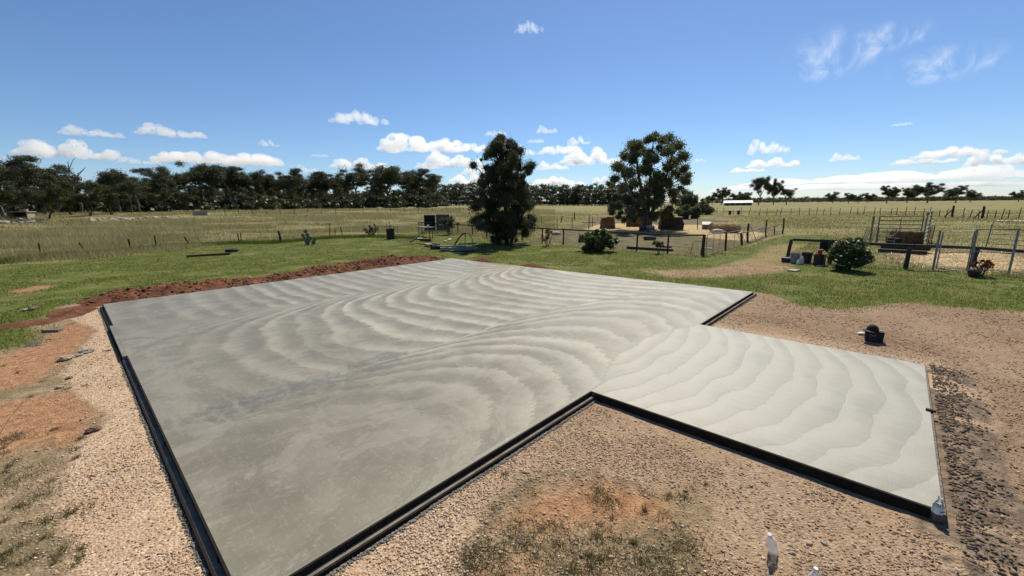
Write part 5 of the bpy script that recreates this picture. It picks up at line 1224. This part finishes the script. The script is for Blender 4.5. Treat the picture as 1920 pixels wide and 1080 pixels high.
def corr(name, A, B, h, m, label, lean=Vector((0, .1, 0)), amp=.012, waves=12):
    d = B-A; n = waves*6; V = []; nn = Vector((-d.y, d.x, 0)).normalized()
    for j in range(2):
        for i in range(n+1): V.append(d*(i/n)+nn*amp*math.sin(i/n*waves*6.283)+(Vector((0, 0, h))+lean)*j)
    mb = MB(); mb.add(V, [(i, i+1, n+2+i, n+1+i) for i in range(n)]); o = mb.build(name, m, None, A); o.modifiers.new('t', 'SOLIDIFY').thickness = .006; return tag(o, label, 'metal sheet')
A, B = gg(796, 436), gg(817, 436.5); corr('metal_sheet', A, B, top_z(A, 796, 403), 'blue_black_sheet', 'tall blue black ribbed metal sheet standing in the scrap heap')
A, B = gg(818, 437), gg(843, 437); corr('metal_sheet', A+Vector((0, .15, 0)), B, top_z(A, 816, 402), 'grey_sheet', 'grey stained corrugated sheet standing beside the blue black one')
# planks, blocks, bits
SC = 'scrap timber by the fence'
for k, (x0, y0, x1, y1, z, w, t_, m, lb) in enumerate(((744, 452, 772, 453.5, .12, .18, .05, 'old_timber', 'long pale plank lying from the drum to the scrap heap'), (768, 458, 782, 457, .30, .35, .06, 'dark_timber', 'dark board tilted up in the scrap heap'), (782, 455, 792, 455, .32, .3, .05, 'white_plastic', 'white board lying on top of the scrap heap'), (790, 457, 806, 458, .28, .3, .2, 'rust', 'rusty box section in the scrap heap under the stand'),
        (812, 467, 870, 467.5, .20, .35, .08, 'grey_timber', 'long grey timber on top of the flat scrap pile'), (826, 470, 897, 468, .12, .5, .1, 'grey_timber', 'wide grey timber under the flat scrap pile'), (845, 472, 890, 471, .06, .4, .1, 'dark_steel', 'dark steel section at the bottom of the flat scrap pile'), (811, 466, 822, 467, .15, .35, .3, 'dark_rust', 'dark rusty block at the end of the flat scrap pile'),
        (860, 463, 894, 462.4, .22, .25, .06, 'dark_steel', 'dark bent steel strip behind the flat scrap pile'), (806, 459, 815, 460, .1, .3, .1, 'dark_timber', 'dark offcut between the stand and the flat scrap pile'), (800, 461, 809, 463, .10, .3, .16, 'pale_stone', 'pale broken block in front of the flat scrap pile'), (864, 458, 873, 457.6, .25, .25, .03, 'white_plastic', 'white panel propped up on the flat scrap pile'), (832, 454, 838, 454, .1, .2, .04, 'white_plastic', 'small white scrap lying behind the flat pile'), (841, 451, 845, 450, .1, .2, .04, 'white_plastic', 'tiny white scrap near the brown bush'))):
    A, B = gg(x0, y0), gg(x1, y1); d = B-A; mb = MB(); mb.box((0, 0, 0), (d.length, w, t_), math.atan2(d.y, d.x), ry=(-.5 if k == 1 else .35 if k == 11 else rp.gauss(0, .02))); tag(mb.build('scrap_piece', m, None, (A+B)/2+Vector((0, 0, z))), lb, 'scrap', SC)
A, B = gg(852, 462), gg(888, 462); root = thing('bent_pipe_frame', A, 'bent pipe frame with a curved top standing in the scrap pile', 'frame'); d = B-A; ht = top_z(A, 868, 437)
mb = MB(); mb.tube([Vector((-.05, 0, 0)), Vector((.25, 0, ht*.55)), Vector((.55, 0, ht*.95)), Vector((.75, 0, ht))], .045, 7); mb.build('arm', 'rust', root); mb = MB(); mb.tube([Vector((.6, 0, ht)), d*.75+Vector((0, 0, ht*.98)), d*.9+Vector((0, 0, ht*.8)), d], .022, 6); mb.build('hoop', 'dark_steel', root); mb = MB(); mb.tube([Vector((.75, 0, ht)), d*.55+Vector((0, 0, 0))], .018, 5); mb.build('stay', 'dark_steel', root)

# ------------------------------------------------------------------ lawn bits: tyre, beam
b = gg(435, 471); mb = MB(); n, k = 26, 9; R0, r0 = .27, .10
V = [((R0+r0*math.cos(q)*(1 if math.cos(q) > 0 else .8))*math.cos(t), (R0+r0*math.cos(q))*math.sin(t), .09+r0*.9*math.sin(q)) for t in [6.2832*i/n for i in range(n)] for q in [6.2832*j/k for j in range(k)]]
mb.add(V, [(i*k+j, ((i+1) % n)*k+j, ((i+1) % n)*k+(j+1) % k, i*k+(j+1) % k) for i in range(n) for j in range(k)]); tag(mb.build('tyre', 'rubber', None, b, True), 'old black car tyre lying flat on the lawn', 'tyre')
A, B = gg(350, 482), gg(432, 477); mb = MB(); mb.box((A+B)/2+Vector((0, 0, .06)), ((B-A).length, .22, .12), math.atan2((B-A).y, (B-A).x)); tag(mb.build('timber_beam', 'rust'), 'long rust brown beam lying on the lawn near the tyre', 'beam')

# ------------------------------------------------------------------ background things
b = far(30, 96); root = thing('water_tank_shelter', b, 'small open fronted shelter with a pale roof at the woodland edge', 'shelter', rz=.35)
for x_ in (-1.1, 1.1): MB().box((x_, .5, .55), (.12, 1.6, 1.1)).build('side_wall', 'pale_stone', root)
MB().box((0, 1.2, .55), (2.2, .12, 1.1)).build('back_wall', 'dark_timber', root); MB().box((0, .5, 1.16), (2.6, 2.0, .1)).build('roof', 'pale_stone', root); MB().box((.6, .3, 1.38), (.7, .5, .3)).build('roof_block', 'pale_stone', root)
b = far(376, 98); root = thing('stock_trough', b, 'low grey concrete stock trough at the paddock edge', 'trough', rz=.2); mb = MB(); mb.box((0, 0, .35), (2.4, 1.1, .7), taper=.95); mb.build('basin', 'pale_stone', root); MB().box((0, 0, .72), (2.5, 1.2, .06)).build('lid', 'grey_plastic', root)
rm = [rock_mesh('rock', k, 'pale_stone' if k % 2 else 'stone', 2) for k in range(6)]
FR = 'pale rocks dumped along the woodland edge'
for k in range(64):
    px = rp.uniform(-30, 95) if k < 26 else rp.uniform(165, 345); b = far(px, 86+rp.random()*8); o = link('rock', rm[rp.randrange(6)], None, b+Vector((0, 0, .05))); s_ = .18+.42*rp.random()**2; o.scale = (s_*1.4, s_, s_*.8); o.rotation_euler = (0, 0, rp.random()*6); tag(o, 'pale rock in the rubble row along the woodland edge', 'rock', FR)
b = far(1383, 255); root = thing('white_shed', b, 'long white roofed farm shed far across the field', 'shed', rz=-.45); root.scale = (1, 1, .8); Lx = 50*255/FPX*.78
sw = MB().box((0, 0, .9), (Lx, 7, 1.8)).build('wall', 'shed_wall', root); mb = MB(); hx = Lx/2+.4; mb.add([(-hx, -3.9, 1.75), (hx, -3.9, 1.75), (hx, 0, 3.2), (-hx, 0, 3.2), (hx, 3.9, 1.75), (-hx, 3.9, 1.75), (-hx, -3.9, 1.65), (hx, -3.9, 1.65), (hx, 3.9, 1.65), (-hx, 3.9, 1.65)], [(0, 1, 2, 3), (3, 2, 4, 5), (0, 3, 5, 9, 6), (1, 7, 8, 4, 2), (0, 6, 7, 1), (6, 9, 8, 7), (5, 4, 8, 9)]); mb.build('roof', 'shed_white', root)
for k in range(5): MB().box((-Lx*.4+k*Lx*.2, -3.53, .8), (Lx*.13, .06, 1.5)).build('bay_door', 'dark_steel', sw)
b = far(1378, 88); root = thing('trestle_table', b, 'white trestle table standing in the far paddock', 'table'); MB().box((0, 0, .75), (2.2, .8, .08), .2).build('top', 'white_plastic', root)
for x_ in (-.8, .8): MB().box((x_, 0, .37), (.08, .6, .74), .2).build('leg', 'dark_steel', root)

# ------------------------------------------------------------------ things round the slab
m, nt, bs = newmat('bottle_plastic'); bs.inputs['Base Color'].default_value = (.93, .95, .95, 1); bs.inputs['Transmission Weight'].default_value = .55; bs.inputs['Roughness'].default_value = .22; bs.inputs['IOR'].default_value = 1.2
m, nt, bs = newmat('clear_plastic'); bs.inputs['Base Color'].default_value = (.92, .96, .97, 1); bs.inputs['Transmission Weight'].default_value = .95; bs.inputs['Roughness'].default_value = .06; bs.inputs['IOR'].default_value = 1.3
mat('label_blue', (.45, .60, .66), (.72, .78, .80), 30, .4)
r_, k = bottle('water_bottle', gg(1752, 984), .235, .036, 'clear_plastic', 'clear water bottle with a pale blue label against the wing corner form', capm='clear_plastic')
MB().lathe([(.0368, .088), (.0368, .148)], 20, caps=False).build('label_band', 'label_blue', r_)
MB().box((.0, -.0372, .118), (.036, .001, .010)).build('label_print', 'blue_plastic', r_)
MB().lathe([(.018, .002), (.031, .006), (.033, .03), (.033, .084)], 18).build('water', 'clear_plastic', r_)
bottle('plastic_bottle', gg(1450, 1037), .235, .036, 'bottle_plastic', 'leaning empty cloudy plastic bottle on the gravel with a dark shadow', tilt=(.10, -.42, .3))
bottle('plastic_bottle', gg(1519, 1112), .225, .034, 'bottle_plastic', 'upright empty cloudy plastic bottle beside the leaning one', tilt=(.04, -.06, 1.0))
# cooler bag with cap
b = gg(1637, 641); root = thing('cooler_bag', b, 'small dark navy cooler bag with a pale hexagon emblem on its front', 'bag', rz=R(-33)); root.scale = (.64,)*3; W, Dp, Hh = .40, .27, .29
bm = bmesh.new(); bmesh.ops.create_cube(bm, size=1); bmesh.ops.bevel(bm, geom=bm.edges[:], offset=.07, segments=3, affect='EDGES')
for v in bm.verts: k = 1+.05*(v.co.z+.5); v.co = Vector((v.co.x*W*k, v.co.y*Dp*k, (v.co.z+.5)*Hh))
me = bpy.data.meshes.new('body'); bm.to_mesh(me); bm.free(); me.materials.append(MATS['navy_fabric']); bag = link('body', me, root)
MB().box((0, 0, Hh+.012), (W*1.04, Dp*1.04, .035)).build('lid', 'black_fabric', root)
hexp = [(-.070, .0), (-.045, -.055), (.045, -.055), (.070, 0), (.045, .055), (-.045, .055)]
fy_ = -Dp*.5-.010
mb = MB(); mb.tube([(x_-.055, fy_, .125+z_) for x_, z_ in hexp+hexp[:1]], .004, 5, False); mb.build('emblem', 'grey_mark', bag)
for k, (x_, w_) in enumerate(((-.115, .022), (-.088, .020), (-.062, .026), (-.034, .016), (-.010, .022), (.014, .014))): MB().box((x_, fy_, .215-k*.0008), (w_, .004, .017)).build('lettering', 'grey_mark', bag)
MB().box((W*.49, 0, Hh-.03), (.02, .05, .03)).build('buckle', 'grey_mark', bag); MB().box((W*.40, .05, Hh+.035), (.09, .03, .02)).build('clip', 'white_plastic', root)
for x_ in (-1, 1): mb = MB(); mb.tube([(x_*W*.5, -.03, Hh*.9), (x_*W*.53, 0, Hh*.5), (x_*W*.5, .03, Hh*.12)], .009, 5); mb.build('strap', 'black_fabric', root)
ct = thing('cap', b+Vector((-.035, .015, Hh*.64+.016)), 'black peaked cap resting on the cooler bag', 'cap', rz=R(190)); ct.scale = (.86,)*3; MB().lathe([(.105, 0), (.108, .03), (.10, .075), (.078, .115), (.04, .138), (.008, .143)], 20).build('crown', 'black_fabric', ct, smooth=True)
V = []
for j in range(2):
    for i in range(13): a = -1.1+2.2*i/12; r1 = .10+.085*math.cos(a*.75)*1.0; rr = (.09, r1+.01)[j]; V.append((rr*math.cos(a), rr*math.sin(a), .012-.02*j*j+.012*math.cos(a*1.4)))
mb = MB(); mb.add(V, [(i, i+1, 14+i, 13+i) for i in range(12)]); o = mb.build('peak', 'black_fabric', ct); o.modifiers.new('t', 'SOLIDIFY').thickness = .006
MB().lathe([(.010, .142), (.008, .15), (.002, .152)], 8).build('button', 'black_fabric', ct)
q = rock_mesh('crumpled_rag', 9, 'white_rag', 3, .5, .5); tag(link('crumpled_rag', q, None, gg(1614, 628)+Vector((0, 0, .03))), 'crumpled white plastic wrapper lying beside the cooler bag', 'rag').scale = (.06, .045, .045)
# rocks and litter on the gravel strip and soil
nm = [rock_mesh('rock', 20+k, ('pale_stone', 'stone', 'brown_stone')[k % 3], 3, .65, .4) for k in range(6)]
for i, (px, py, s_, k, lb) in enumerate(((123, 674, .13, 0, 'large pale rock on the soil strip facing the sill of the slab'), (163, 662, .15, 3, 'broad pale lump of broken rock on the gravel strip'), (150, 668, .07, 1, 'small grey rock between the two large pale ones'), (176, 808, .09, 2, 'dark elongated stone on the gravel beside orange soil'), (112, 727, .06, 0, 'small pale stone on orange soil'), (130, 710, .06, 2, 'small dark stone on the red streak of soil'), (62, 580, .16, 2, 'dark rock of a pair in the grass near the mound end'), (50, 582, .12, 1, 'grey rock of a pair in the grass near the mound end'), (205, 660, .05, 1, 'small grey stone lying near the slab form'),
        (1408, 912, .03, 0, 'pale pebble on the gravel under the wing edge'), (1545, 1018, .03, 0, 'flat tan stone behind the empty bottles'), (1486, 1038, .028, 3, 'tan stone between the two empty bottles'), (505, 517, .10, 0, 'pale stone at the foot of the red soil mound'), (468, 521, .10, 3, 'white chip of rock by the slab edge at the mound'), (455, 524, .09, 0, 'little white rock by the slab edge at the mound'), (890, 490, .12, 0, 'pale stone on the lawn past the far slab corner'))):
    b = gg(px, py); o = link('rock', nm[k], None, b+Vector((0, 0, s_*.25))); s_ *= .62; o.scale = (s_*1.3, s_, s_*.9); o.rotation_euler = (0, 0, rp.random()*6); tag(o, lb, 'rock')
A = gg(38, 651); o = corr('metal_offcut', A, A+Vector((.22, .04, 0)), .03, 'galv_worn', 'small crumpled piece of corrugated iron on the soil', Vector((.05, .15, .03)), .012, 5); o['category'] = 'metal scrap'
mb = MB(); mb.box((0, 0, .03), (.32, .12, .05), .2, ry=.06); tag(mb.build('timber_offcut', 'old_timber', None, gg(98, 621)), 'short pale timber offcut on the red soil', 'timber')
mb = MB(); mb.box((0, 0, .02), (.09, .035, .03), -.8); tag(mb.build('timber_chip', 'dark_timber', None, g(1745, 771, SLABZ)+Vector((0, 0, -.01))), 'small dark chip of wood lying on the wing edge', 'wood chip')
for i, (x0, y0, x1, y1, lb) in enumerate(((968, 988, 978, 1012, 'long pale dry stalk sticking up from the weeds'), (1070, 1022, 1092, 1020, 'pale dry stalk lying across the weeds'), (960, 1028, 995, 1018, 'thin pale stalk beside the orange soil patch'), (2, 815, 52, 748, 'very long thin pale stalk lying on orange soil'), (1656, 937, 1676, 936, 'dry straw bent on the gravel under the wing form'))):
    A, B = g(x0, y0), g(x1, y1); mb = MB(); A.z = B.z = .02; mb.tube([A, (A+B)/2+Vector((0, 0, .04)), B+Vector((0, 0, .02))], .0035, 4); tag(mb.build('dry_stalk', 'old_timber'), lb, 'stalk')
